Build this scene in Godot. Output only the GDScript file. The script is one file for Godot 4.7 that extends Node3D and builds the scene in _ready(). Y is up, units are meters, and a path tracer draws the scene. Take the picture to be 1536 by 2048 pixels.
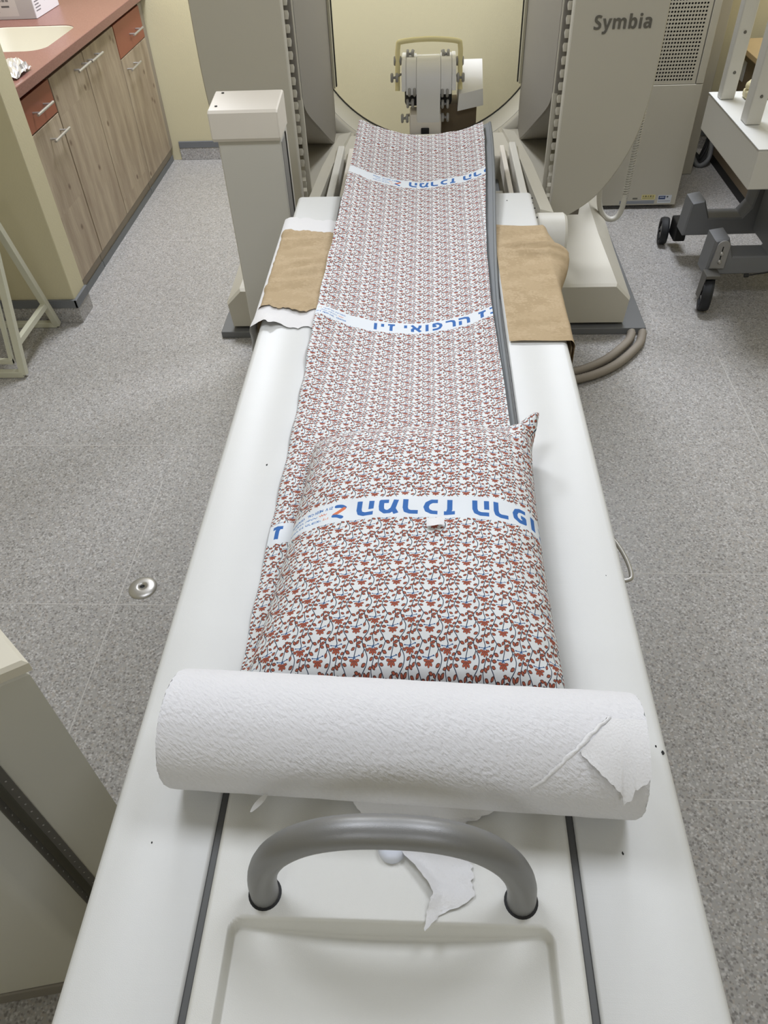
extends Node3D

# ---------------------------------------------------------------- mesh builder
class G:
	var v := PackedVector3Array()
	var n := PackedVector3Array()
	var u := PackedVector2Array()
	var ix := PackedInt32Array()
	var t := Transform3D()
	func tri(a: Vector3, b: Vector3, c: Vector3, na: Vector3, nb: Vector3, nc: Vector3, ua := Vector2.ZERO, ub := Vector2.ZERO, uc := Vector2.ZERO):
		var i := v.size()
		v.append(t * a); v.append(t * b); v.append(t * c)
		n.append((t.basis * na).normalized()); n.append((t.basis * nb).normalized()); n.append((t.basis * nc).normalized())
		u.append(ua); u.append(ub); u.append(uc)
		if (v[i + 1] - v[i]).cross(v[i + 2] - v[i]).dot(n[i] + n[i + 1] + n[i + 2]) > 0.0:
			ix.append(i); ix.append(i + 2); ix.append(i + 1)
		else:
			ix.append(i); ix.append(i + 1); ix.append(i + 2)
	func quad(a: Vector3, b: Vector3, c: Vector3, d: Vector3, nn: Vector3, uvs := []):
		if uvs.is_empty():
			tri(a, b, c, nn, nn, nn); tri(a, c, d, nn, nn, nn)
		else:
			tri(a, b, c, nn, nn, nn, uvs[0], uvs[1], uvs[2]); tri(a, c, d, nn, nn, nn, uvs[0], uvs[2], uvs[3])
	func fquad(a: Vector3, b: Vector3, c: Vector3, d: Vector3, away: Vector3):
		var f := (b - a).cross(c - a)
		if f.length() < 1e-12: f = (c - a).cross(d - a)
		f = f.normalized()
		if f.dot((a + b + c + d) * 0.25 - away) < 0.0: f = -f
		quad(a, b, c, d, f)
	# a box with rounded edges
	func box(lo: Vector3, hi: Vector3, r := 0.004):
		var c := (lo + hi) * 0.5
		var h := (hi - lo) * 0.5
		var rr: float = min(r, min(h.x, min(h.y, h.z)) * 0.95)
		for ax in 3:
			var a1 := (ax + 1) % 3
			var a2 := (ax + 2) % 3
			var k1 := [-h[a1], -h[a1] + rr, h[a1] - rr, h[a1]]
			var k2 := [-h[a2], -h[a2] + rr, h[a2] - rr, h[a2]]
			for s in [-1.0, 1.0]:
				var P := []
				var N := []
				for i in 4:
					for j in 4:
						var p := Vector3()
						p[ax] = s * h[ax]; p[a1] = k1[i]; p[a2] = k2[j]
						var q := Vector3(clamp(p.x, -h.x + rr, h.x - rr), clamp(p.y, -h.y + rr, h.y - rr), clamp(p.z, -h.z + rr, h.z - rr))
						var d := (p - q).normalized()
						P.append(c + q + d * rr); N.append(d)
				for i in 3:
					for j in 3:
						var e := i * 4 + j
						tri(P[e], P[e + 4], P[e + 5], N[e], N[e + 4], N[e + 5])
						tri(P[e], P[e + 5], P[e + 1], N[e], N[e + 5], N[e + 1])
	# a tube along points; radius may vary
	func tube(pts: Array, r, seg := 12, caps := true):
		var up := Vector3.UP
		var rings := []
		var norms := []
		var m := pts.size()
		var side := Vector3.ZERO
		for i in m:
			var d: Vector3 = (pts[min(i + 1, m - 1)] - pts[max(i - 1, 0)]).normalized()
			if i == 0:
				side = d.cross(up)
				if side.length() < 0.1: side = d.cross(Vector3.RIGHT)
				side = side.normalized()
			else:
				side = (side - d * side.dot(d)).normalized()
			var w := d.cross(side).normalized()
			var rad: float = r[i] if r is Array else r
			var ring := []
			var nr := []
			for k in seg:
				var a := TAU * k / seg
				var o := side * cos(a) + w * sin(a)
				ring.append(pts[i] + o * rad); nr.append(o)
			rings.append(ring); norms.append(nr)
		for i in m - 1:
			for k in seg:
				var l := (k + 1) % seg
				tri(rings[i][k], rings[i + 1][k], rings[i + 1][l], norms[i][k], norms[i + 1][k], norms[i + 1][l])
				tri(rings[i][k], rings[i + 1][l], rings[i][l], norms[i][k], norms[i + 1][l], norms[i][l])
		if caps:
			for e in [0, m - 1]:
				var d: Vector3 = (pts[0] - pts[1]).normalized() if e == 0 else (pts[m - 1] - pts[m - 2]).normalized()
				for k in seg:
					tri(pts[e], rings[e][k], rings[e][(k + 1) % seg], d, d, d)
	# profile of Vector2(radius, along) turned about an axis
	func lathe(prof: Array, at: Vector3, axis: Vector3, seg := 24, smooth := false):
		axis = axis.normalized()
		var s := axis.cross(Vector3.UP)
		if s.length() < 0.1: s = axis.cross(Vector3.RIGHT)
		s = s.normalized()
		var w := axis.cross(s)
		for i in prof.size() - 1:
			var a: Vector2 = prof[i]
			var b: Vector2 = prof[i + 1]
			if a.distance_to(b) < 1e-7: continue
			var nn := Vector2(b.y - a.y, -(b.x - a.x)).normalized()
			var na := nn
			var nb := nn
			if smooth:
				if i > 0:
					var z: Vector2 = prof[i - 1]
					na = (nn + Vector2(a.y - z.y, -(a.x - z.x)).normalized()).normalized()
				if i < prof.size() - 2:
					var z2: Vector2 = prof[i + 2]
					nb = (nn + Vector2(z2.y - b.y, -(z2.x - b.x)).normalized()).normalized()
			for k in seg:
				var o0 := s * cos(TAU * k / seg) + w * sin(TAU * k / seg)
				var o1 := s * cos(TAU * (k + 1) / seg) + w * sin(TAU * (k + 1) / seg)
				var p00 := at + o0 * a.x + axis * a.y
				var p01 := at + o1 * a.x + axis * a.y
				var p10 := at + o0 * b.x + axis * b.y
				var p11 := at + o1 * b.x + axis * b.y
				tri(p00, p10, p11, o0 * na.x + axis * na.y, o0 * nb.x + axis * nb.y, o1 * nb.x + axis * nb.y)
				if a.x > 1e-6:
					tri(p00, p11, p01, o0 * na.x + axis * na.y, o1 * nb.x + axis * nb.y, o1 * na.x + axis * na.y)
	# polygon in the local xy plane, pushed from z0 to z1, with a small chamfer
	func prism(poly: PackedVector2Array, z0: float, z1: float, bev := 0.003, smooth_deg := 30.0):
		var m := poly.size()
		var area := 0.0
		for i in m: area += poly[i].cross(poly[(i + 1) % m])
		var sg := 1.0 if area > 0.0 else -1.0
		var en := []
		for i in m:
			var d := (poly[(i + 1) % m] - poly[i]).normalized()
			en.append(Vector2(d.y, -d.x) * sg)
		var inner := PackedVector2Array()
		var vn := []
		for i in m:
			var a: Vector2 = en[(i + m - 1) % m]
			var b: Vector2 = en[i]
			var h := (a + b).normalized()
			inner.append(poly[i] - h * bev / max(0.4, h.dot(b)))
			vn.append(h)
		var cs := cos(deg_to_rad(smooth_deg))
		for i in m:
			var j := (i + 1) % m
			var e: Vector2 = en[i]
			var ni: Vector2 = vn[i] if e.dot(en[(i + m - 1) % m]) > cs else e
			var nj: Vector2 = vn[j] if e.dot(en[j]) > cs else e
			var I := Vector3(ni.x, ni.y, 0); var J := Vector3(nj.x, nj.y, 0)
			var lv := [[inner[i], inner[j], z0], [poly[i], poly[j], z0 + bev], [poly[i], poly[j], z1 - bev], [inner[i], inner[j], z1]]
			var nz := [-1.0, -0.1, 0.1, 1.0]
			for q in 3:
				var A: Array = lv[q]; var B: Array = lv[q + 1]
				var za := Vector3(0, 0, [-0.7, 0.0, 0.7][q])
				tri(Vector3(A[0].x, A[0].y, A[2]), Vector3(B[0].x, B[0].y, B[2]), Vector3(B[1].x, B[1].y, B[2]), I + za, I + za, J + za)
				tri(Vector3(A[0].x, A[0].y, A[2]), Vector3(B[1].x, B[1].y, B[2]), Vector3(A[1].x, A[1].y, A[2]), I + za, J + za, J + za)
		var tr := Geometry2D.triangulate_polygon(inner)
		for k in range(0, tr.size(), 3):
			for zz in [z0, z1]:
				var nn := Vector3(0, 0, -1.0 if zz == z0 else 1.0)
				tri(Vector3(inner[tr[k]].x, inner[tr[k]].y, zz), Vector3(inner[tr[k + 1]].x, inner[tr[k + 1]].y, zz), Vector3(inner[tr[k + 2]].x, inner[tr[k + 2]].y, zz), nn, nn, nn)
	# sheet over a lattice of points; up says which side is out
	func lattice(P: Array, U: Array, up: Vector3, r0 := 0, r1 := -1):
		var rows := P.size()
		var cols: int = P[0].size()
		if r1 < 0: r1 = rows - 1
		var base := v.size()
		for i in range(r0, r1 + 1):
			for j in cols:
				var a: Vector3 = P[min(i + 1, rows - 1)][j] - P[max(i - 1, 0)][j]
				var b: Vector3 = P[i][min(j + 1, cols - 1)] - P[i][max(j - 1, 0)]
				var nn := a.cross(b).normalized()
				if up != Vector3.ZERO and nn.dot(up) < 0.0 and up.length() > 0.5: nn = -nn
				v.append(t * (P[i][j] as Vector3)); n.append(t.basis * nn)
				u.append(U[i][j] if not U.is_empty() else Vector2.ZERO)
		for i in r1 - r0:
			for j in cols - 1:
				var e := base + i * cols + j
				for q in [[e, e + cols, e + cols + 1], [e, e + cols + 1, e + 1]]:
					var f := (v[q[1]] - v[q[0]]).cross(v[q[2]] - v[q[0]])
					if f.dot(n[q[0]] + n[q[1]] + n[q[2]]) > 0.0:
						ix.append(q[0]); ix.append(q[2]); ix.append(q[1])
					else:
						ix.append(q[0]); ix.append(q[1]); ix.append(q[2])
	# closed loops (same count) joined one after the other
	func loft(loops: Array, cap_a := true, cap_b := true):
		var m: int = loops[0].size()
		for l in loops.size() - 1:
			var ca := Vector3.ZERO
			for p in loops[l]: ca += p
			for p in loops[l + 1]: ca += p
			ca /= 2.0 * m
			for i in m:
				var j := (i + 1) % m
				fquad(loops[l][i], loops[l][j], loops[l + 1][j], loops[l + 1][i], ca)
		for e in [0, loops.size() - 1]:
			if (e == 0 and not cap_a) or (e != 0 and not cap_b): continue
			var L: Array = loops[e]
			var c := Vector3.ZERO
			for p in L: c += p
			c /= m
			var o: Array = loops[1] if e == 0 else loops[e - 1]
			var away := Vector3.ZERO
			for p in o: away += p
			away /= m
			for i in m:
				fquad(c, L[i], L[(i + 1) % m], L[(i + 1) % m], away)
	func mesh() -> ArrayMesh:
		var am := ArrayMesh.new()
		add_to(am)
		return am
	func add_to(am: ArrayMesh, m = null):
		var arr := []
		arr.resize(Mesh.ARRAY_MAX)
		arr[Mesh.ARRAY_VERTEX] = v; arr[Mesh.ARRAY_NORMAL] = n; arr[Mesh.ARRAY_TEX_UV] = u; arr[Mesh.ARRAY_INDEX] = ix
		am.add_surface_from_arrays(Mesh.PRIMITIVE_TRIANGLES, arr)
		if m: am.surface_set_material(am.get_surface_count() - 1, m)

# ---------------------------------------------------------------- picture painter (prints and grain)
class Pic:
	var w: int
	var h: int
	var d := PackedByteArray()
	var wrap := true
	func _init(ww: int, hh: int, c: Color, wr := true):
		w = ww; h = hh; wrap = wr
		d.resize(w * h * 3)
		var b := PackedByteArray([int(c.r * 255), int(c.g * 255), int(c.b * 255)])
		for i in w * h:
			d[i * 3] = b[0]; d[i * 3 + 1] = b[1]; d[i * 3 + 2] = b[2]
	func dot(x: int, y: int, c: Color, a: float):
		if a <= 0.0: return
		if wrap:
			x = posmod(x, w); y = posmod(y, h)
		elif x < 0 or y < 0 or x >= w or y >= h: return
		var i := (y * w + x) * 3
		a = min(a, 1.0)
		d[i] = int(lerp(float(d[i]), c.r * 255.0, a))
		d[i + 1] = int(lerp(float(d[i + 1]), c.g * 255.0, a))
		d[i + 2] = int(lerp(float(d[i + 2]), c.b * 255.0, a))
	func seg(a: Vector2, b: Vector2, r: float, c: Color, square := false):
		var x0 := int(floor(min(a.x, b.x) - r - 1)); var x1 := int(ceil(max(a.x, b.x) + r + 1))
		var y0 := int(floor(min(a.y, b.y) - r - 1)); var y1 := int(ceil(max(a.y, b.y) + r + 1))
		var ab := b - a
		var l2: float = max(ab.length_squared(), 1e-6)
		for y in range(y0, y1 + 1):
			for x in range(x0, x1 + 1):
				var p := Vector2(x + 0.5, y + 0.5)
				var q := (p - a).dot(ab) / l2
				if square and (q < -0.5 / sqrt(l2) or q > 1.0 + 0.5 / sqrt(l2)): continue
				var dd := p.distance_to(a + ab * clamp(q, 0.0, 1.0))
				dot(x, y, c, r + 0.5 - dd)
	func line(pts: Array, r: float, c: Color, square := false):
		for i in pts.size() - 1:
			seg(pts[i], pts[i + 1], r, c, square)
			if square and i > 0: blob(pts[i], r, r, 0.0, c)
	func blob(o: Vector2, rx: float, ry: float, ang: float, c: Color, pointed := 0.0):
		var R: float = max(rx, ry) + 1.5
		var ca := cos(ang); var sa := sin(ang)
		for y in range(int(o.y - R), int(o.y + R) + 1):
			for x in range(int(o.x - R), int(o.x + R) + 1):
				var p := Vector2(x + 0.5, y + 0.5) - o
				var q := Vector2(p.x * ca + p.y * sa, -p.x * sa + p.y * ca)
				var yy: float = ry * (1.0 - pointed * abs(q.x) / rx) + 0.001
				if abs(q.x) > rx + 1.0: continue
				var k := Vector2(q.x / rx, q.y / max(yy, 0.3)).length()
				dot(x, y, c, (1.0 - k) * min(rx, ry) + 0.5)
	func rect(x0: int, y0: int, x1: int, y1: int, c: Color):
		for y in range(y0, y1):
			for x in range(x0, x1): dot(x, y, c, 1.0)
	func tex() -> ImageTexture:
		var im := Image.create_from_data(w, h, false, Image.FORMAT_RGB8, d)
		im.generate_mipmaps()
		return ImageTexture.create_from_image(im)

var M := {}
var rng := RandomNumberGenerator.new()
const T := 0.82

func col(r, g, b) -> Color: return Color(r / 255.0, g / 255.0, b / 255.0)

func mat(c: Color, rough := 0.6, metal := 0.0) -> StandardMaterial3D:
	var m := StandardMaterial3D.new()
	m.albedo_color = c; m.roughness = rough; m.metallic = metal
	return m

func relief(size: int, freq: float, seed_: int, strength: float, stretch := Vector2.ONE, type := FastNoiseLite.TYPE_SIMPLEX_SMOOTH, oct := 3) -> ImageTexture:
	var f := FastNoiseLite.new()
	f.seed = seed_; f.frequency = freq; f.noise_type = type; f.fractal_octaves = oct
	var im := f.get_seamless_image(int(size * stretch.x), int(size * stretch.y), false, false, 0.2)
	if stretch != Vector2.ONE: im.resize(size, size)
	im.convert(Image.FORMAT_RGBA8)
	im.bump_map_to_normal_map(strength)
	return ImageTexture.create_from_image(im)

func with_normal(m: StandardMaterial3D, tx: Texture2D, s: float, scale: float, world := true) -> StandardMaterial3D:
	m.normal_enabled = true; m.normal_texture = tx; m.normal_scale = s
	if world: m.uv1_triplanar = true; m.uv1_world_triplanar = true
	m.uv1_scale = Vector3.ONE * scale
	return m

# ---------------------------------------------------------------- scene tree helpers
func thing(called: String, at: Vector3, label: String, category: String, group := "") -> Node3D:
	var o := Node3D.new()
	o.name = called
	add_child(o, true)
	o.position = at
	o.set_meta("label", label); o.set_meta("category", category)
	if group != "": o.set_meta("group", group)
	return o

func origin_of(p: Node) -> Vector3:
	var r := Vector3.ZERO
	var q := p
	while q != self and q is Node3D:
		r += q.position; q = q.get_parent()
	return r

# shapes are given in room coordinates; the node is set so that they land there
func part(called: String, g, m: Material, parent: Node) -> MeshInstance3D:
	var o := MeshInstance3D.new()
	o.name = called
	o.mesh = g.mesh() if g is G else g
	if m: o.material_override = m
	parent.add_child(o, true)
	o.position = -origin_of(parent)
	o.cast_shadow = GeometryInstance3D.SHADOW_CASTING_SETTING_ON
	return o

func struct(called: String, g, m: Material, label: String, category := "") -> MeshInstance3D:
	var o := part(called, g, m, self)
	o.set_meta("kind", "structure"); o.set_meta("label", label)
	o.set_meta("category", category if category != "" else called.get_slice("_", 0))
	return o

func bx(lo: Vector3, hi: Vector3, r := 0.004) -> G:
	var g := G.new(); g.box(lo, hi, r); return g

func V(x, y, z) -> Vector3: return Vector3(x, y, z)

func spline(pts: Array, n: int) -> Array:
	var out := []
	var m := pts.size()
	for i in m - 1:
		for k in n:
			var q := float(k) / n
			var a = pts[max(i - 1, 0)]; var b = pts[i]; var c = pts[i + 1]; var d = pts[min(i + 2, m - 1)]
			out.append(0.5 * (2.0 * b + (c - a) * q + (2.0 * a - 5.0 * b + 4.0 * c - d) * q * q + (3.0 * b - a - 3.0 * c + d) * q * q * q))
	out.append(pts[m - 1])
	return out

# ---------------------------------------------------------------- prints
func floral() -> ImageTexture:
	var W := 512; var H := 288 * 512 / 515
	var p := Pic.new(W, 392, Color(0.89, 0.895, 0.893))
	var sx := 512.0 / 515.0; var sy := 392.0 / 287.0
	var q := func(x, y): return Vector2((x - 640.0) * sx, (y - 500.0) * sy)
	var blue := col(38, 82, 132)
	var navy := col(44, 58, 78)
	var rust := col(170, 86, 62)
	var edge := col(78, 56, 52)
	var vines := [
		[[745, 488], [702, 570], [658, 655], [700, 716], [745, 775]],
		[[850, 440], [860, 500], [850, 555], [830, 622]],
		[[935, 480], [950, 530], [990, 575], [1017, 625], [1002, 685], [950, 740], [932, 767]],
		[[1118, 598], [1090, 670], [1074, 722], [1098, 790], [1086, 812]],
		[[745, 488], [775, 490]], [[935, 490], [895, 492]], [[965, 560], [950, 598]]]
	for l in vines:
		var pts := []
		for a in l: pts.append(q.call(float(a[0]), float(a[1])))
		p.line(spline(pts, 6), 5.8, navy)
	# sprigs above each flower
	for o in [[832, 622], [1088, 812]]:
		var s: float = 1.0
		for a in [[-72, -2, 0, 2], [0, 2, 72, -16], [-30, 30, 0, 0], [0, 0, 36, 22], [-6, 24, 10, -6]]:
			p.seg(q.call(o[0] + a[0] * s, o[1] + a[1] * s), q.call(o[0] + a[2] * s, o[1] + a[3] * s), 4.4, blue)
		for a in [[-72, -2], [72, -16], [-30, 32], [38, 24]]:
			p.blob(q.call(o[0] + a[0], o[1] + a[1]), 12, 8, 0.3, blue)
	# leaves: x, y, angle, size
	for l in [[737, 580, 0.5, 1.15], [710, 630, 0.15, 1.1], [702, 676, 0.35, 1.0], [628, 678, 2.2, 1.0], [682, 530, 2.5, 1.0], [778, 492, 0.5, 1.1], [832, 474, 2.0, 0.95],
			[872, 446, 0.3, 1.0], [887, 528, 0.4, 1.0], [812, 552, 2.5, 1.0], [948, 604, 1.8, 1.0], [966, 680, 2.6, 1.1], [988, 752, 1.1, 1.1], [893, 494, 2.7, 1.1], [968, 522, 0.8, 1.1],
			[1072, 632, 2.4, 1.0], [1142, 622, 0.4, 1.0], [1108, 695, 0.9, 1.0], [1033, 745, 2.2, 1.1], [690, 750, 2.3, 1.0], [1010, 560, 0.6, 0.9], [662, 590, 2.6, 0.9], [870, 500, 2.4, 0.8], [1060, 700, 2.8, 0.9], [1130, 760, 0.5, 0.95], [920, 745, 0.9, 0.9]]:
		var o: Vector2 = q.call(float(l[0]), float(l[1]))
		p.blob(o, 32 * l[3], 21 * l[3], l[2], edge, 0.28)
		p.blob(o + Vector2(1, 0), 23 * l[3], 13 * l[3], l[2], rust, 0.28)
	# fan-shaped flowers: petals spread downwards from the sprig
	for o in [[838, 648], [1090, 840]]:
		var fan := [[-0.05, 50.0], [0.75, 46.0], [1.57, 42.0], [2.39, 46.0], [3.19, 50.0]]
		for a in fan:
			p.blob(q.call(o[0] + cos(a[0]) * a[1] * 0.86, o[1] + sin(a[0]) * a[1] * 0.72), 28, 17, a[0], edge, 0.0)
		p.blob(q.call(float(o[0]), o[1] + 6.0), 30, 19, 0.0, rust, 0.0)
		for a in fan:
			p.blob(q.call(o[0] + cos(a[0]) * a[1] * 0.88, o[1] + sin(a[0]) * a[1] * 0.74), 23.5, 13, a[0], rust, 0.0)
		for a in [0.4, 1.15, 2.0, 2.75]:
			p.seg(q.call(o[0] + cos(a) * 8.0, o[1] + sin(a) * 6.0), q.call(o[0] + cos(a) * 44.0, o[1] + sin(a) * 34.0), 2.4, edge)
	return p.tex()

const HEB := {
	"he": [0.86, [[[0.0, 0.1], [0.45, 0.1], [0.68, 0.2], [0.75, 0.42], [0.75, 1.0]], [[0.12, 0.42], [0.12, 1.0]]]],
	"resh": [0.76, [[[0.0, 0.1], [0.4, 0.1], [0.6, 0.2], [0.66, 0.42], [0.66, 1.0]]]],
	"zayin": [0.6, [[[0.0, 0.1], [0.55, 0.1]], [[0.34, 0.1], [0.26, 0.36], [0.26, 1.0]]]],
	"kaf": [0.72, [[[0.0, 0.1], [0.3, 0.11], [0.52, 0.25], [0.6, 0.5], [0.52, 0.76], [0.3, 0.9], [0.0, 0.91]]]],
	"mem": [0.98, [[[0.06, 0.02], [0.24, 0.36], [0.1, 1.0]], [[0.24, 0.36], [0.42, 0.14], [0.64, 0.12], [0.82, 0.28], [0.86, 0.55], [0.86, 0.92], [0.5, 0.92]]]],
	"pe": [0.8, [[[0.32, 0.46], [0.12, 0.46], [0.12, 0.14], [0.4, 0.09], [0.64, 0.28], [0.68, 0.55], [0.56, 0.82], [0.34, 0.92], [0.02, 0.92]]]],
	"vav": [0.3, [[[0.13, 0.04], [0.13, 1.0]]]],
	"yod": [0.3, [[[0.13, 0.04], [0.13, 0.46]]]],
	"alef": [0.9, [[[0.06, 0.03], [0.78, 0.97]], [[0.74, 0.03], [0.72, 0.3], [0.56, 0.58]], [[0.14, 0.97], [0.12, 0.66], [0.3, 0.4]]]],
	" ": [0.5, []]}
const LATIN := {
	"Z": [[0, 0, 0.6, 0], [0.6, 0, 0, 1], [0, 1, 0.6, 1]], "I": [[0.1, 0, 0.1, 1]], "V": [[0, 0, 0.3, 1], [0.3, 1, 0.6, 0]], "M": [[0, 1, 0, 0], [0, 0, 0.35, 0.7], [0.35, 0.7, 0.7, 0], [0.7, 0, 0.7, 1]],
	"E": [[0, 0, 0, 1], [0, 0, 0.5, 0], [0, 0.5, 0.45, 0.5], [0, 1, 0.5, 1]], "D": [[0, 0, 0, 1], [0, 0, 0.35, 0], [0.35, 0, 0.6, 0.5], [0.6, 0.5, 0.35, 1], [0.35, 1, 0, 1]],
	"C": [[0.55, 0.1, 0.3, 0], [0.3, 0, 0, 0.4], [0, 0.4, 0, 0.6], [0, 0.6, 0.3, 1], [0.3, 1, 0.55, 0.9]], "A": [[0, 1, 0.3, 0], [0.3, 0, 0.6, 1], [0.12, 0.65, 0.48, 0.65]],
	"L": [[0, 0, 0, 1], [0, 1, 0.5, 1]], "N": [[0, 1, 0, 0], [0, 0, 0.6, 1], [0.6, 1, 0.6, 0]], "T": [[0, 0, 0.6, 0], [0.3, 0, 0.3, 1]], "R": [[0, 1, 0, 0], [0, 0, 0.5, 0.1], [0.5, 0.1, 0.5, 0.4], [0.5, 0.4, 0, 0.5], [0.2, 0.5, 0.55, 1]], " ": []}

# letters in the order in which they stand from left to right when upright
func hebrew(p: Pic, letters: Array, x: float, y: float, s: float, r: float, c: Color, turned: bool, gap := 0.3, wide := 1.0) -> float:
	var ord := letters.duplicate()
	if turned: ord.reverse()
	for l in ord:
		var g: Array = HEB[l]
		for stroke in g[1]:
			var pts := []
			for a in stroke:
				var q := Vector2(a[0], 0.06 + a[1] * 0.88)
				if turned: q = Vector2(g[0] - q.x, 1.0 - q.y)
				pts.append(Vector2(x, y) + Vector2(q.x * wide, q.y) * s)
			p.line(pts, r, c, r > 3.0)
		x += (g[0] * wide + gap) * s
	return x

func latin(p: Pic, text: String, x: float, y: float, s: float, r: float, c: Color, turned: bool):
	var tot := 0.0
	for ch in text: tot += 0.85 * s
	var k := 0
	for ch in text:
		for a in LATIN[ch]:
			var q0 := Vector2(k * 0.85 * s + a[0] * s, a[1] * s)
			var q1 := Vector2(k * 0.85 * s + a[2] * s, a[3] * s)
			if turned:
				q0 = Vector2(tot, s) - q0; q1 = Vector2(tot, s) - q1
			p.seg(Vector2(x, y) + q0, Vector2(x, y) + q1, r, c)
		k += 1

const CENTER := ["zayin", "kaf", "resh", "mem", "he"]
const MEDICAL := ["yod", "alef", "vav", "pe", "resh", "he"]
const ZIV := ["vav", "yod", "zayin"]

# one printed band; units: picture points, 4 per millimetre
func band(w_mm: int, h_mm: int, turned: bool, start_mm: float, logo_mm: float, small_mm: float, wide: float, word_gap: float) -> ImageTexture:
	var k := 3.2
	var p := Pic.new(int(w_mm * k), int(h_mm * k), Color(0.885, 0.9, 0.91), false)
	var blue := col(52, 104, 172)
	var orange := col(214, 120, 82)
	var s := h_mm * k * 0.74
	var y := h_mm * k * 0.13
	var r := s * 0.115
	var x := start_mm * k
	var words := [CENTER, MEDICAL, ZIV] if turned else [ZIV, MEDICAL, CENTER]
	for w in words:
		x = hebrew(p, w, x, y, s, r, blue, turned, 0.25, wide) + s * word_gap
	# ribbon emblem
	if logo_mm >= 0.0:
		var o := Vector2(logo_mm * k, h_mm * k * 0.5)
		var e := s * 0.46
		p.line(spline([o + Vector2(-e * 0.35, -e * 0.8), o + Vector2(e * 0.15, -e * 0.72), o + Vector2(e * 0.5, -e * 0.5)], 6), e * 0.2, blue)
		p.line(spline([o + Vector2(e * 0.45, -e * 0.38), o + Vector2(0, 0), o + Vector2(-e * 0.45, e * 0.32)], 6), e * 0.2, orange)
		p.line(spline([o + Vector2(-e * 0.5, e * 0.48), o + Vector2(-e * 0.1, e * 0.58), o + Vector2(e * 0.35, e * 0.86)], 6), e * 0.2, blue)
	# three small lines of lettering
	var ss := h_mm * k * 0.105
	var xs := small_mm * k
	var yl := [0.2, 0.43, 0.66]
	if not turned: yl = [0.66, 0.43, 0.2]
	latin(p, "ZIV MEDICAL CENTER", xs, h_mm * k * yl[0], ss, ss * 0.11, blue, turned)
	var xx := xs + ss * 0.5
	for w in ([CENTER, MEDICAL, ZIV] if turned else [ZIV, MEDICAL, CENTER]):
		xx = hebrew(p, w, xx, h_mm * k * yl[2], ss, ss * 0.11, orange if w == ZIV else blue, turned, 0.3) + ss * 0.5
	# joined script line
	xx = xs + ss * 2.0
	for w in 3:
		var len_: float = [3.2, 4.2, 2.6][w] * ss
		var pts := []
		for i in 13:
			pts.append(Vector2(xx + len_ * i / 12.0, h_mm * k * yl[1] + ss * (0.55 + 0.28 * sin(i * 1.7 + w * 2.0))))
		p.line(pts, ss * 0.11, orange if w == 2 else blue)
		p.seg(Vector2(xx + len_ * 0.3, h_mm * k * yl[1]), Vector2(xx + len_ * 0.3, h_mm * k * yl[1] + ss * 0.6), ss * 0.1, orange if w == 2 else blue)
		p.blob(Vector2(xx + len_ * 0.62, h_mm * k * yl[1] + ss * 0.05), ss * 0.14, ss * 0.12, 0, blue)
		xx += len_ + ss * 0.8
	return p.tex()

func speckle(size: int, base: Color, tones: Array, count: int, rmin: float, rmax: float, seed_: int) -> ImageTexture:
	var p := Pic.new(size, size, base)
	var r := RandomNumberGenerator.new()
	r.seed = seed_
	for i in count:
		var c: Color = tones[r.randi() % tones.size()]
		var q := r.randf_range(rmin, rmax)
		var o := Vector2(r.randf() * size, r.randf() * size)
		var ax := r.randf_range(0.55, 1.0)
		var an := r.randf() * PI
		var ca := cos(an); var sa := sin(an)
		var R := int(q + 1)
		for y in range(-R, R + 1):
			for x in range(-R, R + 1):
				var l := Vector2((x * ca + y * sa) / q, (-x * sa + y * ca) / (q * ax)).length()
				if l < 1.2: p.dot(int(o.x) + x, int(o.y) + y, c, clamp((1.2 - l) * 2.5, 0.0, 0.8))
	return p.tex()

func wood() -> ImageTexture:
	var w := 256; var h := 1024
	var p := Pic.new(w, h, Color.BLACK)
	var a := FastNoiseLite.new(); a.seed = 5; a.frequency = 0.012
	var b := FastNoiseLite.new(); b.seed = 9; b.frequency = 0.05
	var c0 := col(190, 175, 150); var c1 := col(146, 129, 108)
	for y in h:
		for x in w:
			var k := 0.5 + 0.55 * a.get_noise_2d(x * 2.2 + 14.0 * b.get_noise_2d(x * 0.1, y * 0.06), y * 0.16) + 0.25 * b.get_noise_2d(x * 5.0, y * 0.22)
			p.dot(x, y, c0.lerp(c1, clamp(k, 0, 1)), 1.0)
	var r := RandomNumberGenerator.new(); r.seed = 3
	for i in 9:
		var o := Vector2(r.randf() * w, r.randf() * h)
		p.blob(o, 5, 11, 0.1, col(136, 118, 98)); p.blob(o, 2.2, 5, 0.1, col(112, 94, 76))
	return p.tex()

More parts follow.
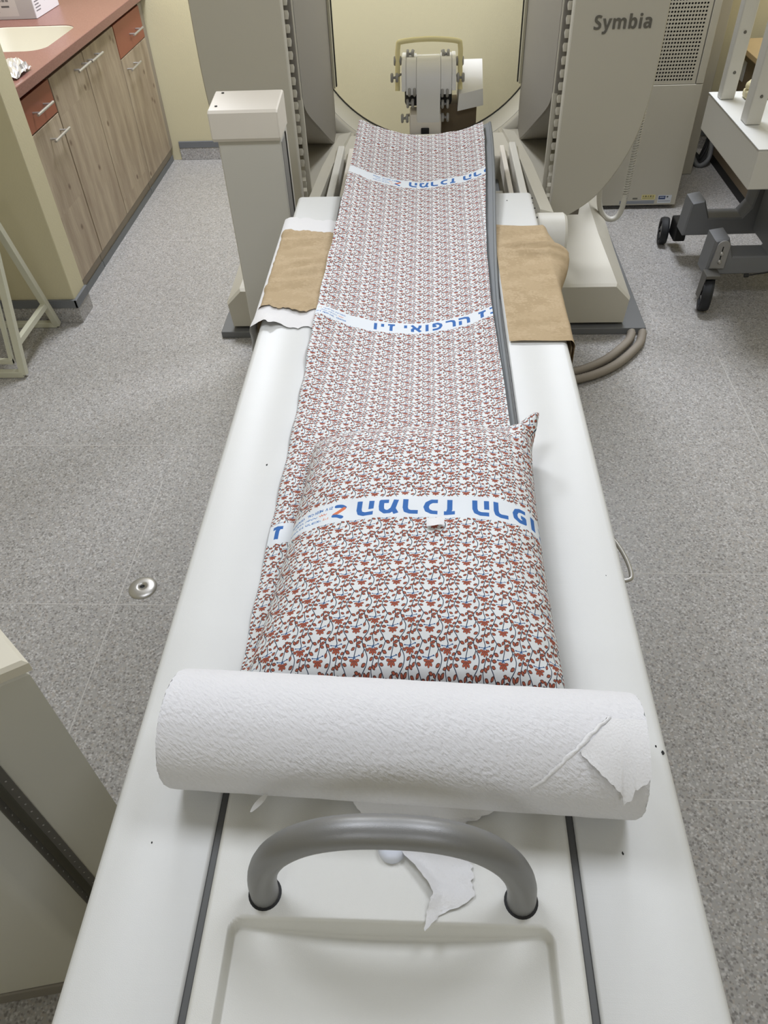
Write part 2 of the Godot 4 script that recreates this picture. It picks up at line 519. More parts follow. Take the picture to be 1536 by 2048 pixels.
# ---------------------------------------------------------------- room, light, camera
func _ready():
	rng.seed = 77
	var cam := Camera3D.new()
	cam.name = "camera"
	add_child(cam)
	cam.transform = Transform3D(Basis(V(0.99849043, -0.03627397, -0.04124393), V(-0.00333609, 0.70946231, -0.70473548), V(0.05482457, 0.70380923, 0.70827032)), V(0, 1.7, 0))
	cam.fov = 68.854
	cam.near = 0.02
	cam.current = true
	var we := WorldEnvironment.new()
	we.name = "world_environment"
	var env := Environment.new()
	env.background_mode = Environment.BG_COLOR
	env.background_color = Color(0, 0, 0)
	env.tonemap_mode = Environment.TONE_MAPPER_LINEAR
	env.tonemap_exposure = 1.0
	env.sdfgi_enabled = true; env.ssao_enabled = true; env.ssil_enabled = true
	we.environment = env
	add_child(we)
	for p in [[-1.0, -3.85, 6.2], [1.0, -3.85, 5.2], [-0.65, -1.0, 1.2], [0.65, -1.0, 1.2], [-0.8, 1.6, 0.9], [0.8, 1.6, 0.9]]:
		ceiling_lamp(p[0], p[1], p[2])

	materials()
	room()
	print("room")
	bed()
	print("bed")
	bedding()
	print("bedding")
	paper()
	gantry()
	electronics()
	roller_unit()
	post()
	counter()
	cart()
	low_cabinet()
	stand()
	near_cabinet()
	small_things()
	print("done")

func ceiling_lamp(x: float, z: float, e: float):
	var o := thing("ceiling_lamp", V(x, 2.7, z), "square white ceiling light panel " + ("over the gantry" if z < -3.0 else ("above the bed" if z < 0.0 else "beyond the near end of the bed")), "lamp", "ceiling light panels")
	part("frame", bx(V(x - 0.31, 2.675, z - 0.31), V(x + 0.31, 2.7, z + 0.31), 0.004), mat(col(225, 225, 222), 0.5), o)
	var m := mat(Color.WHITE, 0.5)
	m.emission_enabled = true; m.emission = Color(0.935, 0.955, 1.0); m.emission_energy_multiplier = 1.5
	part("diffuser", bx(V(x - 0.29, 2.670, z - 0.29), V(x + 0.29, 2.676, z + 0.29), 0.002), m, o)
	var l := AreaLight3D.new()
	l.name = "light"
	l.area_size = Vector2(0.58, 0.58)
	l.light_energy = e
	l.light_color = Color(0.935, 0.955, 1.0)
	l.shadow_enabled = true
	l.area_range = 12.0
	o.add_child(l)
	l.position = V(0, -0.034, 0)
	l.rotation_degrees = V(-90, 0, 0)

func materials():
	var grain := relief(512, 0.09, 11, 6.0)
	var orange_peel := relief(512, 0.16, 4, 5.0)
	M.white = with_normal(mat(col(217, 217, 213), 0.42), orange_peel, 0.10, 9.0)
	M.plate = with_normal(mat(col(222, 221, 214), 0.40), orange_peel, 0.14, 9.0)
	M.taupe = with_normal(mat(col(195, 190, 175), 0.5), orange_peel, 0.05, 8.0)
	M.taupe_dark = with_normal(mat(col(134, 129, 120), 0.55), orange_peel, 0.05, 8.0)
	M.ring_grey = with_normal(mat(col(150, 148, 145), 0.5), orange_peel, 0.05, 8.0)
	M.cream_plastic = mat(col(236, 229, 217), 0.5)
	M.lightgrey = with_normal(mat(col(213, 210, 200), 0.45), orange_peel, 0.06, 8.0)
	M.grey = with_normal(mat(col(112, 113, 113), 0.5), orange_peel, 0.08, 8.0)
	M.locker = with_normal(mat(col(204, 202, 190), 0.5), orange_peel, 0.05, 8.0)
	M.cart_grey = with_normal(mat(col(120, 121, 122), 0.5), orange_peel, 0.08, 8.0)
	M.dark = mat(col(38, 38, 38), 0.6)
	M.gasket = mat(col(82, 82, 80), 0.5)
	M.black = mat(col(16, 16, 17), 0.55)
	M.rubber = mat(col(30, 31, 33), 0.65)
	M.strip = mat(col(118, 121, 122), 0.6)
	M.steel = mat(col(196, 194, 190), 0.36, 0.75)
	M.dull_steel = mat(col(120, 118, 112), 0.45, 0.8)
	M.handle = with_normal(mat(col(138, 138, 137), 0.42, 0.5), grain, 0.10, 14.0)
	M.wall = with_normal(mat(col(207, 198, 163), 0.7), grain, 0.06, 2.0)
	M.ceiling = mat(col(236, 235, 230), 0.8)
	M.pale_frame = mat(col(206, 204, 182), 0.5)
	var fl := StandardMaterial3D.new()
	fl.albedo_texture = speckle(1024, col(167, 164, 160), [col(190, 188, 184), col(142, 139, 134), col(173, 165, 156), col(203, 201, 198), col(122, 119, 115), col(161, 160, 159)], 80000, 1.1, 2.9, 21)
	fl.uv1_triplanar = true; fl.uv1_world_triplanar = true
	fl.uv1_scale = Vector3.ONE / 1.25
	fl.roughness = 0.4
	M.floor = fl
	var wt := StandardMaterial3D.new()
	wt.albedo_texture = speckle(512, col(136, 94, 84), [col(150, 108, 98), col(118, 80, 72), col(158, 120, 110)], 16000, 0.8, 1.8, 5)
	wt.uv1_triplanar = true; wt.uv1_world_triplanar = true; wt.uv1_scale = Vector3.ONE * 2.0
	wt.roughness = 0.35
	M.worktop = wt
	var wd := StandardMaterial3D.new()
	wd.albedo_texture = wood()
	wd.roughness = 0.55
	M.wood = wd
	M.drawer = mat(col(152, 90, 66), 0.5)
	M.paper = with_normal(mat(col(224, 223, 224), 0.85), relief(512, 0.035, 31, 10.0, Vector2.ONE, FastNoiseLite.TYPE_SIMPLEX_SMOOTH, 4), 0.42, 6.0, false)
	M.tissue = with_normal(mat(col(228, 227, 226), 0.85), grain, 0.25, 6.0)
	M.floral = StandardMaterial3D.new()
	M.floral.albedo_texture = floral()
	M.floral.roughness = 0.85
	var weave := Pic.new(256, 256, col(180, 158, 124))
	var r := RandomNumberGenerator.new(); r.seed = 8
	for i in 256:
		for j in 256:
			var a := r.randf()
			weave.dot(j, i, col(200, 178, 144) if a > 0.5 else col(156, 134, 102), abs(a - 0.5) * (0.5 if (i + j) % 2 == 0 else 0.3))
	for i in 40:
		var o := Vector2(r.randf() * 256.0, r.randf() * 256.0)
		for q in 60:
			var e := o + Vector2(r.randfn(0.0, 14.0), r.randfn(0.0, 9.0))
			weave.blob(e, r.randf_range(2.0, 5.0), r.randf_range(1.5, 3.0), 0.0, (col(186, 164, 131) if i % 2 == 0 else col(172, 150, 116)))
	M.tan = StandardMaterial3D.new()
	M.tan.albedo_texture = weave.tex(); M.tan.uv1_triplanar = true; M.tan.uv1_scale = Vector3.ONE * 4.5; M.tan.roughness = 0.95
	M.liner = with_normal(mat(col(226, 224, 222), 0.9), grain, 0.2, 10.0)

func room():
	var f := struct("floor", bx(V(-2.4, -0.1, -5.0), V(2.7, 0.0, 2.7), 0.001), M.floor, "grey speckled vinyl floor")
	var weld := mat(col(196, 193, 188), 0.5)
	for s in [[-2.2, -1.325, -0.1, -1.319], [-0.9, -1.86, -0.894, 0.6], [-2.2, -2.05, -0.7, -2.045], [0.5, -1.46, 2.4, -1.454], [0.62, -0.78, 2.4, -0.774], [1.16, -2.6, 1.166, 0.8], [-1.55, -3.72, -0.9, -3.716]]:
		var nar := 0.0028
		var e := V(s[0] + nar, 0.0004, s[3]) if s[2] - s[0] < 0.05 else V(s[2], 0.0004, s[1] + nar)
		part("weld_seam", bx(V(s[0], -0.001, s[1]), e, 0.0002), weld, f)
	struct("ceiling", bx(V(-2.4, 2.7, -5.0), V(2.7, 2.8, 2.7), 0.001), M.ceiling, "white ceiling above the room")
	struct("wall_back", bx(V(-2.4, 0, -5.0), V(2.7, 2.7, -4.87), 0.001), M.wall, "pale yellow painted wall behind the gantry")
	struct("wall_left", bx(V(-2.4, 0, -4.87), V(-2.25, 2.7, 2.7), 0.001), M.wall, "pale yellow painted wall behind the counter")
	struct("wall_right", bx(V(2.55, 0, -4.87), V(2.7, 2.7, 2.7), 0.001), M.wall, "pale yellow painted side wall")
	struct("wall_front", bx(V(-2.25, 0, 2.55), V(2.55, 2.7, 2.7), 0.001), M.wall, "pale yellow painted wall behind the photographer")
	struct("wall_partition", bx(V(-2.25, 0, -3.045), V(-1.535, 2.7, -2.915), 0.004), M.wall, "short pale green-cream wall stub at the end of the counter")
	# coved vinyl upstand with a grey cap strip
	var cap := mat(col(112, 114, 116), 0.6)
	for b in [["baseboard_back", V(-1.54, 0, -4.87), V(2.55, 0, -4.86), "grey capped vinyl upstand along the back wall"], ["baseboard_partition", V(-2.25, 0, -2.915), V(-1.525, 0, -2.905), "grey capped vinyl upstand round the wall stub"], ["baseboard_right", V(2.54, 0, -4.85), V(2.55, 0, 2.55), "grey capped vinyl upstand along the side wall"]]:
		var lo: Vector3 = b[1]; var hi: Vector3 = b[2]
		var o := struct(b[0], bx(lo, V(hi.x, 0.075, hi.z), 0.002), M.floor, b[3])
		part("cap_strip", bx(V(lo.x, 0.073, lo.z), V(hi.x + 0.002, 0.11, hi.z + 0.003), 0.002), cap, o)
		if b[0] == "baseboard_partition":
			part("end_piece", bx(V(-1.535, 0, -3.045), V(-1.526, 0.075, -2.906), 0.002), M.floor, o)
			part("cap_strip", bx(V(-1.535, 0.073, -3.045), V(-1.522, 0.11, -2.902), 0.002), cap, o)

# ---------------------------------------------------------------- the bed
func pal(z: float) -> Array:    # pallet at z: centre x, half width, edge height, dip
	var q := smoothstep(-1.45, -2.62, z)
	return [lerp(-0.0365, 0.0, q), lerp(0.204, 0.2075, q), lerp(T, T + 0.062, q), 0.052 * smoothstep(-1.0, -1.45, z)]

func pal_y(x: float, z: float) -> float:
	var a := pal(z)
	var s: float = clamp((x - a[0]) / a[1], -1.0, 1.0)
	return a[2] - a[3] * (1.0 - s * s)

func bed():
	var o := thing("patient_bed", V(-0.036, 0, -1.2), "long off-white scanner bed with grey grab handle running into the gantry", "bed")
	var z1 := 0.45; var z0 := -2.2
	# side covers: rounded top edge, skirt below
	for sd in [[-0.378, -0.2475], [0.306, 0.1755]]:
		var s: float = sign(sd[0] - sd[1])
		var prof := [Vector2(sd[1], 0.66), Vector2(sd[1], T - 0.003), Vector2(sd[1] + s * 0.003, T), Vector2(sd[0] - s * 0.014, T), Vector2(sd[0] - s * 0.008, T - 0.0015), Vector2(sd[0] - s * 0.003, T - 0.006), Vector2(sd[0], T - 0.014), Vector2(sd[0] - s * 0.004, 0.70), Vector2(sd[0] - s * 0.03, 0.64), Vector2(sd[0] - s * 0.06, 0.63), Vector2(sd[1] + s * 0.02, 0.63)]
		var g := G.new()
		var L := []
		for z in [z0, z0 + 0.004, z1]:
			var l := []
			for q in prof: l.append(V(q.x, q.y, z))
			L.append(l)
		g.prism(PackedVector2Array(prof), z0, z1, 0.003, 50.0)
		part("side_cover", g, M.white, o)
		# dark gap strip beside the pallet
		part("gap_gasket", bx(V(min(sd[1], sd[1] - s * 0.009), T - 0.03, z0 + 0.6), V(max(sd[1], sd[1] - s * 0.009), T - 0.006, z1), 0.002), M.gasket, o)
	# end plate of the pallet with a shallow scooped tray
	var g := G.new()
	var xa := -0.2385; var xb := 0.1665
	var nx := 200; var nz := 260
	var zb := 0.08; var za := -0.56
	var P := []
	for i in nz + 1:
		var row := []
		var z: float = lerp(za, zb, float(i) / nz)
		for j in nx + 1:
			var x: float = lerp(xa, xb, float(j) / nx)
			var c := Vector2(-0.0365, -0.09); var h := Vector2(0.1735, 0.168)
			var q := (Vector2(x, z) - c).abs() - h + Vector2(0.014, 0.014)
			var dd: float = Vector2(max(q.x, 0), max(q.y, 0)).length() + min(max(q.x, q.y), 0.0) - 0.014
			var s := smoothstep(0.0006, -0.0042, dd)
			var dep: float = 0.013 + 0.024 * (1.0 - pow((x - c.x) / h.x, 2.0)) * smoothstep(0.05, -0.25, z)
			var ed: float = min(x - xa, xb - x)
			row.append(V(x, T - dep * s - 0.004 * pow(clamp(1.0 - ed / 0.004, 0.0, 1.0), 2.0), z))
		P.append(row)
	g.lattice(P, [], Vector3.UP)
	g.box(V(xa, T - 0.05, za), V(xb, T - 0.042, zb), 0.002)
	for x in [xa, xb]:
		g.fquad(V(x, T - 0.004, za), V(x, T - 0.004, zb), V(x, T - 0.05, zb), V(x, T - 0.05, za), V(-0.036, T - 0.03, -0.3))
	part("end_plate", g, M.plate, o)
	# pallet: shallow trough, grey edge
	var pg := G.new()
	var top := []; var bot := []
	for i in 61:
		var z: float = lerp(-0.562, -2.62, i / 60.0)
		var a := pal(z)
		var r0 := []; var r1 := []
		for j in 25:
			var s: float = -1.0 + j / 12.0
			var x: float = a[0] + a[1] * s
			r0.append(V(x, pal_y(x, z), z)); r1.append(V(x, pal_y(x, z) - 0.016, z))
		top.append(r0); bot.append(r1)
	pg.lattice(top, [], Vector3.UP)
	pg.lattice(bot, [], Vector3.DOWN)
	for e in [0, 24]:
		for i in 60:
			pg.fquad(top[i][e], top[i + 1][e], bot[i + 1][e], bot[i][e], V(top[i][12].x, top[i][e].y, top[i][e].z))
	for i in [0, 60]:
		for j in 24: pg.fquad(top[i][j], top[i][j + 1], bot[i][j + 1], bot[i][j], V(0, 0.8, -1.6))
	part("pallet", pg, M.strip, o)
	for s in [-1.0, 1.0]:
		var pts := []
		for i in 61:
			var z: float = lerp(-0.6, -2.62, i / 60.0)
			var a := pal(z)
			pts.append(V(a[0] + s * (a[1] - 0.002), a[2] - 0.004, z))
		var eg := G.new()
		eg.tube(pts, 0.0045, 10)
		part("pallet_edge", eg, M.strip, o)
	# grab handle
	var hp := []
	for i in 49:
		var a := PI * i / 48.0
		var c := cos(a); var s := sin(a)
		hp.append(V(-0.035 - 0.141 * sign(c) * pow(abs(c), 2.0 / 2.35), T - 0.01 + 0.187 * pow(s, 2.0 / 2.35), -0.284))
	var hg := G.new()
	hg.tube(hp, 0.0158, 20)
	part("grab_handle", hg, M.handle, o)
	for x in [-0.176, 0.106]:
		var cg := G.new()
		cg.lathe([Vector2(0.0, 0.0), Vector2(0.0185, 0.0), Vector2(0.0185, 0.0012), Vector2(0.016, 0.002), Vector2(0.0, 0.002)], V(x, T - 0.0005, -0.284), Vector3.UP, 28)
		part("hole_shade_ring", cg, M.black, o)  # black ring painted for the shade in the hole round each handle foot
	var kg := G.new()
	kg.lathe([Vector2(0.016, 0.0), Vector2(0.016, 0.008), Vector2(0.0145, 0.012), Vector2(0.010, 0.0145), Vector2(0.0, 0.0155)], V(-0.0365, T, -0.335), Vector3.UP, 28, true)
	part("release_button", kg, mat(col(222, 226, 236), 0.3), o)
	# under the top: beam, column, foot
	part("under_beam", bx(V(-0.22, 0.60, -2.15), V(0.15, 0.765, 0.3), 0.02), M.lightgrey, o)
	part("lift_column", bx(V(-0.20, 0.10, -1.75), V(0.13, 0.61, -1.15), 0.03), M.lightgrey, o)
	part("floor_base", bx(V(-0.26, 0.0, -1.95), V(0.19, 0.11, -0.9), 0.02), M.lightgrey, o)
	# rear: rails on each side, cross box, sloping fairings
	for s in [-1.0, 1.0]:
		part("rear_rail", bx(V(s * 0.30 - 0.012, 0.70, -2.78), V(s * 0.30 + 0.012, 0.765, -2.19), 0.004), M.lightgrey, o)
		part("inner_rail", bx(V(s * 0.265 - 0.008, 0.70, -2.78), V(s * 0.265 + 0.008, 0.755, -2.19), 0.003), M.cream_plastic, o)
		var fg := G.new()
		fg.loft([[V(s * 0.335, 0.77, -2.2), V(s * 0.375, 0.76, -2.2), V(s * 0.385, 0.58, -2.2), V(s * 0.335, 0.58, -2.2)], [V(s * 0.315, 0.76, -2.62), V(s * 0.355, 0.75, -2.62), V(s * 0.36, 0.55, -2.62), V(s * 0.315, 0.55, -2.62)], [V(s * 0.28, 0.748, -2.97), V(s * 0.325, 0.738, -2.97), V(s * 0.33, 0.52, -2.97), V(s * 0.28, 0.52, -2.97)]])
		part("fairing", fg, M.taupe, o)
	part("cross_box", bx(V(-0.312, 0.56, -2.97), V(0.312, 0.738, -2.72), 0.012), M.taupe, o)
	part("deck_plate", bx(V(-0.255, 0.64, -2.74), V(0.255, 0.66, -2.19), 0.004), M.strip, o)
	part("cross_bar", bx(V(-0.255, 0.661, -2.52), V(0.255, 0.70, -2.46), 0.004), M.lightgrey, o)
	# drum at the right of the bed
	var dg := G.new()
	dg.lathe([Vector2(0.0, 0.0), Vector2(0.062, 0.0), Vector2(0.066, 0.006), Vector2(0.066, 0.078), Vector2(0.060, 0.086), Vector2(0.0, 0.086)], V(0.314, 0.722, -2.12), Vector3.RIGHT, 32)
	part("side_drum", dg, M.lightgrey, o)
	# small chips in the paint of the right cover, and grime specks
	var chip := mat(col(34, 32, 30), 0.8)
	var sp := RandomNumberGenerator.new(); sp.seed = 19
	for q in [[0.303, -2.17, 0.004], [0.304, -2.10, 0.003], [0.3045, -2.04, 0.004], [0.304, -1.985, 0.006], [0.302, -2.135, 0.0025], [0.23, -2.145, 0.003], [0.29, -0.47, 0.002], [0.297, -0.462, 0.003], [0.225, -0.338, 0.002], [-0.30, -0.50, 0.0015], [-0.285, -1.005, 0.003], [-0.318, -0.335, 0.0015], [-0.09, -0.12, 0.0012], [0.02, -0.15, 0.001], [0.275, -0.75, 0.0012]]:
		var cp := G.new()
		var ring := []
		var mid: float = T + 0.0003 - (0.004 if q[0] > 0.3 else 0.0)
		for k in 9: ring.append(V(q[0] + cos(TAU * k / 9.0) * q[2] * sp.randf_range(0.5, 1.1) * 0.7, mid, q[1] + sin(TAU * k / 9.0) * q[2] * sp.randf_range(0.5, 1.2)))
		var low := []
		for e in ring: low.append(e - V(0, 0.002, 0))
		cp.loft([ring, low])
		part("paint_chip", cp, chip, o)
	# loop handle below the right edge
	var lg := G.new()
	lg.tube(spline([V(0.303, 0.70, -0.96), V(0.335, 0.70, -0.945), V(0.352, 0.70, -0.90), V(0.356, 0.70, -0.855), V(0.345, 0.70, -0.842), V(0.303, 0.70, -0.842)], 6), 0.004, 8)
	part("side_loop", lg, M.steel, o)
	part("side_latch", bx(V(0.300, 0.66, -0.84), V(0.348, 0.685, -0.775), 0.01), M.dark, o)

# ---------------------------------------------------------------- sheet, pillow, cloths
func bedding():
	var nz_ := FastNoiseLite.new(); nz_.seed = 12; nz_.frequency = 5.0; nz_.fractal_octaves = 3
	var bw := 0.043
	# --- sheet
	var rows := []
	var marks := [-0.80, -1.505, -2.225]
	var z := -0.56
	var zs := []
	while z > -2.605:
		zs.append(z)
		z -= 0.012
	for m in marks:
		zs = zs.filter(func(e): return abs(e - m) > 0.004 and abs(e - m + bw) > 0.004)
		zs.append(m); zs.append(m - bw)
	zs.append(-2.605)
	zs.sort(); zs.reverse()
	var P := []; var U := []; var B := []
	for zz in zs:
		var rp := []; var ru := []; var rb := []
		var a := pal(zz)
		var q := smoothstep(-1.0, -1.5, zz)
		for j in 61:
			var s: float = lerp(-1.045 - 0.02 * smoothstep(-1.2, -0.6, zz), lerp(0.945, 0.872, smoothstep(-1.1, -2.1, zz)), j / 60.0)
			s += 0.006 * nz_.get_noise_1d(zz * 1.6 + (10.0 if j > 30 else 0.0)) * (1.0 if j == 60 or j == 0 else 0.0)
			var x: float = a[0] + a[1] * s
			var y := pal_y(x, zz) + 0.0125
			var e: float = clamp((-s - 0.97) / 0.075, 0.0, 1.0)
			y -= e * e * lerp(0.009, 0.0, smoothstep(-1.25, -1.4, zz))
			var wv := 0.0022 * nz_.get_noise_2d(x * 1.2, zz * 0.35) + 0.0012 * nz_.get_noise_2d(x * 3.0 + 40.0, zz * 2.2)
			# a long crease and some side ripples
			var crease: float = abs((x - 0.075) * 0.86 + (zz + 1.42) * 0.5 - 0.01)
			wv += 0.006 * exp(-pow(crease / 0.012, 2.0)) * smoothstep(-1.56, -1.48, zz) * smoothstep(-1.28, -1.36, zz)
			wv += 0.003 * sin(zz * 46.0 + x * 20.0) * smoothstep(-0.75, -1.0, s) * smoothstep(-2.4, -2.0, zz)
			# hem ridge at the left, overlap step far back
			wv += 0.0022 * exp(-pow((s + 0.90) / 0.018, 2.0))
			wv += 0.006 * smoothstep(-2.46, -2.475, zz)
			y += wv + 0.001
			var dz := 0.012 * nz_.get_noise_1d(x * 2.0 + 7.0) * smoothstep(-1.4, -2.2, zz)
			rp.append(V(x, y, zz + dz))
			ru.append(Vector2((x + 0.3) / 0.0445, (zz + 3.0) / 0.034))
			rb.append(zz)
		P.append(rp); U.append(ru); B.append(zz)
	var sheet := thing("bed_sheet", V(-0.03, 0.83, -1.6), "floral printed white bed sheet with blue lettered bands laid along the pallet", "sheet")
	var am := ArrayMesh.new()
	var cuts := [0]
	for i in B.size():
		for m in marks:
			if is_equal_approx(B[i], m) or is_equal_approx(B[i], m - bw):
				if not cuts.has(i): cuts.append(i)
	cuts.append(B.size() - 1)
	var bt := [band(420, 43, false, -27, -1, 300, 0.95, 0.4), band(420, 43, false, 136, -1, 2, 0.95, 0.4), band(420, 43, true, 185, 150, 72, 0.9, 0.5)]
	var bi := 0
	for k in cuts.size() - 1:
		var r0: int = cuts[k]; var r1: int = cuts[k + 1]
		if r0 == r1: continue
		var isb := false
		for m in marks:
			if B[r0] <= m + 1e-5 and B[r1] >= m - bw - 1e-5 and B[r0] - B[r1] <= bw + 1e-4: isb = true
		var sg := G.new()
		if isb:
			var UU := []
			for i in P.size():
				var l := []
				for j in 61: l.append(Vector2(j / 60.0, (B[i] - B[r1]) / (B[r0] - B[r1])))
				UU.append(l)
			sg.lattice(P, UU, Vector3.UP, r0, r1)
			var bm := StandardMaterial3D.new()
			bm.albedo_texture = bt[bi]; bm.roughness = 0.85
			bi += 1
			sg.add_to(am, bm)
		else:
			sg.lattice(P, U, Vector3.UP, r0, r1)
			sg.add_to(am, M.floral)
	part("cloth", am, null, sheet)

	# --- pillow
	var pw := thing("pillow", V(-0.03, 0.84, -0.75), "plump pillow in floral case with a blue lettered band, behind the paper roll", "pillow")
	var top := []; var bot := []; var UT := []; var vs := []
	var b0 := -0.06; var b1 := 0.10
	var nv := 96; var nu := 90
	for i in nv + 1: vs.append(-cos(PI * i / nv) * 0.35 + 0.65 * (-1.0 + 2.0 * i / nv))
	vs.append(b0); vs.append(b1)
	vs.sort()
	for vv in vs:
		var rt := []; var rb := []; var ru := []
		for j in nu + 1:
			var uu: float = -cos(PI * j / nu) * 0.35 + 0.65 * (-1.0 + 2.0 * j / nu)
			var k: float = (vv + 1.0) * 0.5
			var xl: float = lerp(-0.197, -0.238, k); var xr: float = lerp(0.188, 0.182, k)
			var x: float = lerp(xl, xr, (uu + 1.0) * 0.5)
			var zf: float = lerp(-1.025, -1.05, (uu + 1.0) * 0.5)
			var zz: float = lerp(zf, -0.508, k)
			# sides draw in between the corners
			x -= sign(uu) * 0.010 * (1.0 - vv * vv) * pow(abs(uu), 4.0)
			zz += 0.012 * (1.0 - uu * uu) * pow(abs(min(vv, 0.0)), 5.0)
			var fu := pow(max(0.0, 1.0 - pow(abs(uu), 3.2)), 0.5)
			var fv := pow(max(0.0, 1.0 - pow(abs(vv), 3.6 if vv < 0.0 else 6.0)), 0.55)
			var h := fu * fv
			var wr := 0.0035 * nz_.get_noise_2d(x * 1.4 + 3.0, zz * 1.0) + 0.0015 * nz_.get_noise_2d(x * 5.0, zz * 3.0)
			wr += 0.006 * sin((uu * 0.8 - vv) * 22.0 + 3.0 * nz_.get_noise_1d(vv * 0.5)) * smoothstep(0.62, 0.92, uu) * smoothstep(-0.2, -0.8, vv)
			wr += 0.0025 * sin((vv + uu * 0.4) * 30.0) * smoothstep(0.7, 0.95, uu) * smoothstep(-0.3, 0.4, vv)
			var ear: float = smoothstep(0.72, 1.0, uu) * smoothstep(-0.78, -1.0, vv)
			var yseam: float = T + 0.034 + 0.034 * ear
			rt.append(V(x + 0.012 * ear, yseam + 0.094 * h + wr * min(1.0, h * 3.0), zz - 0.016 * ear))
			rb.append(V(x + 0.012 * ear, yseam - (0.014 + 0.03 * ear) * min(1.0, h * 4.0), zz - 0.016 * ear))
			ru.append(Vector2((uu + 1.0) * 0.2 / 0.0445 + 0.2, (vv + 1.0) * 0.27 / 0.034 + 0.3))
		top.append(rt); bot.append(rb); UT.append(ru)
	var pm := ArrayMesh.new()
	var i0 := vs.find(b0); var i1 := vs.find(b1)
	var last := vs.size() - 1
	for r in [[0, i0], [i0, i1], [i1, last]]:
		var sg := G.new()
		if r[0] == i0:
			var UU := []
			for i in vs.size():
				var l := []
				for j in nu + 1: l.append(Vector2((UT[i][j].x - 0.2) * 0.0445 / 0.4, (vs[i] - b0) / (b1 - b0)))
				UU.append(l)
			sg.lattice(top, UU, Vector3.UP, i0, i1)
			var bm := StandardMaterial3D.new()
			bm.albedo_texture = band(400, 44, true, 119, 92, 10, 0.84, 0.55); bm.roughness = 0.85
			sg.add_to(pm, bm)
		else:
			sg.lattice(top, UT, Vector3.UP, r[0], r[1])
			sg.add_to(pm, M.floral)
	var ug := G.new()
	ug.lattice(bot, UT, Vector3.DOWN)
	ug.add_to(pm, M.floral)
	part("pillow_case", pm, null, pw)
	# small white scrap tag at the band
	var tg := G.new()
	var tp := []
	for i in 4:
		var rr := []
		for j in 6:
			var x := 0.002 + j * 0.005
			rr.append(V(x, 0.9525 + 0.004 * i / 3.0 * (1.0 - pow((j - 2.5) / 3.0, 2)), -0.742 + i * 0.006 + 0.002 * sin(j)))
		tp.append(rr)
	tg.lattice(tp, [], Vector3.UP)
	part("care_tag", tg, M.tissue, pw)

	# --- tan cloths laid over the covers on both sides of the pallet
	cloth_left(nz_)
	cloth_right(nz_)

func cloth_left(nz_: FastNoiseLite):
	var o := thing("tan_cloth", V(-0.32, T, -1.7), "tan cloth with white lining wrapped over the bed edge beside the post", "cloth")
	for layer in 2:
		var z0: float = [-1.94, -2.03][layer]; var z1: float = [-1.545, -1.475][layer]
		var P := []
		for i in 41:
			var row := []
			var q := i / 40.0
			for j in 37:
				var s := j / 36.0
				var zz: float = lerp(z0, z1, q) + 0.018 * nz_.get_noise_1d(s * 0.9 + layer * 5.0) - 0.03 * s * (1.0 - q) + 0.012 * sin(s * 8.0) * q * (1 - layer)
				var along: float = s * 0.204
				var x: float; var y: float
				if along < 0.139:
					x = -0.245 - along; y = T + 0.006 - layer * 0.003
				else:
					var e: float = (along - 0.139)
					x = -0.384 - 0.008 * sin(min(e / 0.02, 1.0) * PI * 0.5) - 0.007 * layer; y = T + 0.004 - e - layer * 0.002
				var w := 0.010 * nz_.get_noise_2d(x * 0.7, zz * 1.6 + 20.0) + 0.004 * sin(zz * 48.0 + x * 34.0) * smoothstep(0.0, 0.5, q) * smoothstep(1.0, 0.5, q)
				w *= smoothstep(-0.258, -0.285, x)
				if layer == 1:
					w = 0.0
					# lifted wave at the near hem
					w += 0.014 * exp(-pow((s - 0.55) / 0.13, 2.0)) * smoothstep(0.9, 1.0, q)
				row.append(V(x - max(0.0, w) * (0.5 if along > 0.139 else 0.0), y + abs(w), zz))
			P.append(row)
		var g := G.new()
		g.lattice(P, [], V(-0.3, 1, 0))
		part(["cover", "lining"][layer], g, [M.tan, M.liner][layer], o)

func cloth_right(nz_: FastNoiseLite):
	var o := thing("tan_cloth", V(0.26, T, -1.7), "tan cloth folded over the bed edge beside the grey drum", "cloth")
	var P := []
	for i in 61:
		var row := []
		var q := i / 60.0
		for j in 41:
			var s := j / 40.0
			var zz: float = lerp(-1.985, -1.40, q) + 0.02 * (1.0 - q) * sin(s * 3.0 + 0.4) * (1.0 if s < 0.7 else 1.0)
			var along: float = s * 0.20
			var x: float; var y: float
			if along < 0.128:
				x = 0.179 + along * 1.055; y = T + 0.005
			else:
				var e := along - 0.128
				var bulge := exp(-pow((q - 0.26) / 0.19, 2.0))
				x = 0.314 + 0.006 * min(e / 0.01, 1.0) + bulge * (0.045 * sin(min(e / 0.05, 1.0) * PI * 0.5))
				y = T + 0.003 - e * (1.0 - 0.35 * bulge)
			# two soft folds near the far end
			var f1 := exp(-pow((q - 0.20 - 0.05 * s) / 0.022, 2.0)); var f2 := exp(-pow((q - 0.27 - 0.02 * s) / 0.02, 2.0))
			var w := (0.017 * f1 + 0.010 * f2) * smoothstep(0.0, 0.35, s)
			w += 0.003 * abs(nz_.get_noise_2d(x * 1.2 + 9.0, zz * 1.3)) + 0.0025 * exp(-pow((q - 0.86) / 0.012, 2.0))
			row.append(V(x, y + w, zz))
		P.append(row)
	var g := G.new()
	g.lattice(P, [], V(0.3, 1, 0))
	part("cover", g, M.tan, o)
	var lg := G.new()
	var L := []
	for i in 31:
		var row := []
		for j in 13:
			var q: Vector3 = P[i * 2][27 + j]
			row.append(q + V(-0.006, -0.003, 0))
		L.append(row)
	lg.lattice(L, [], V(-1, -0.3, 0))
	part("underside", lg, M.tan, o)

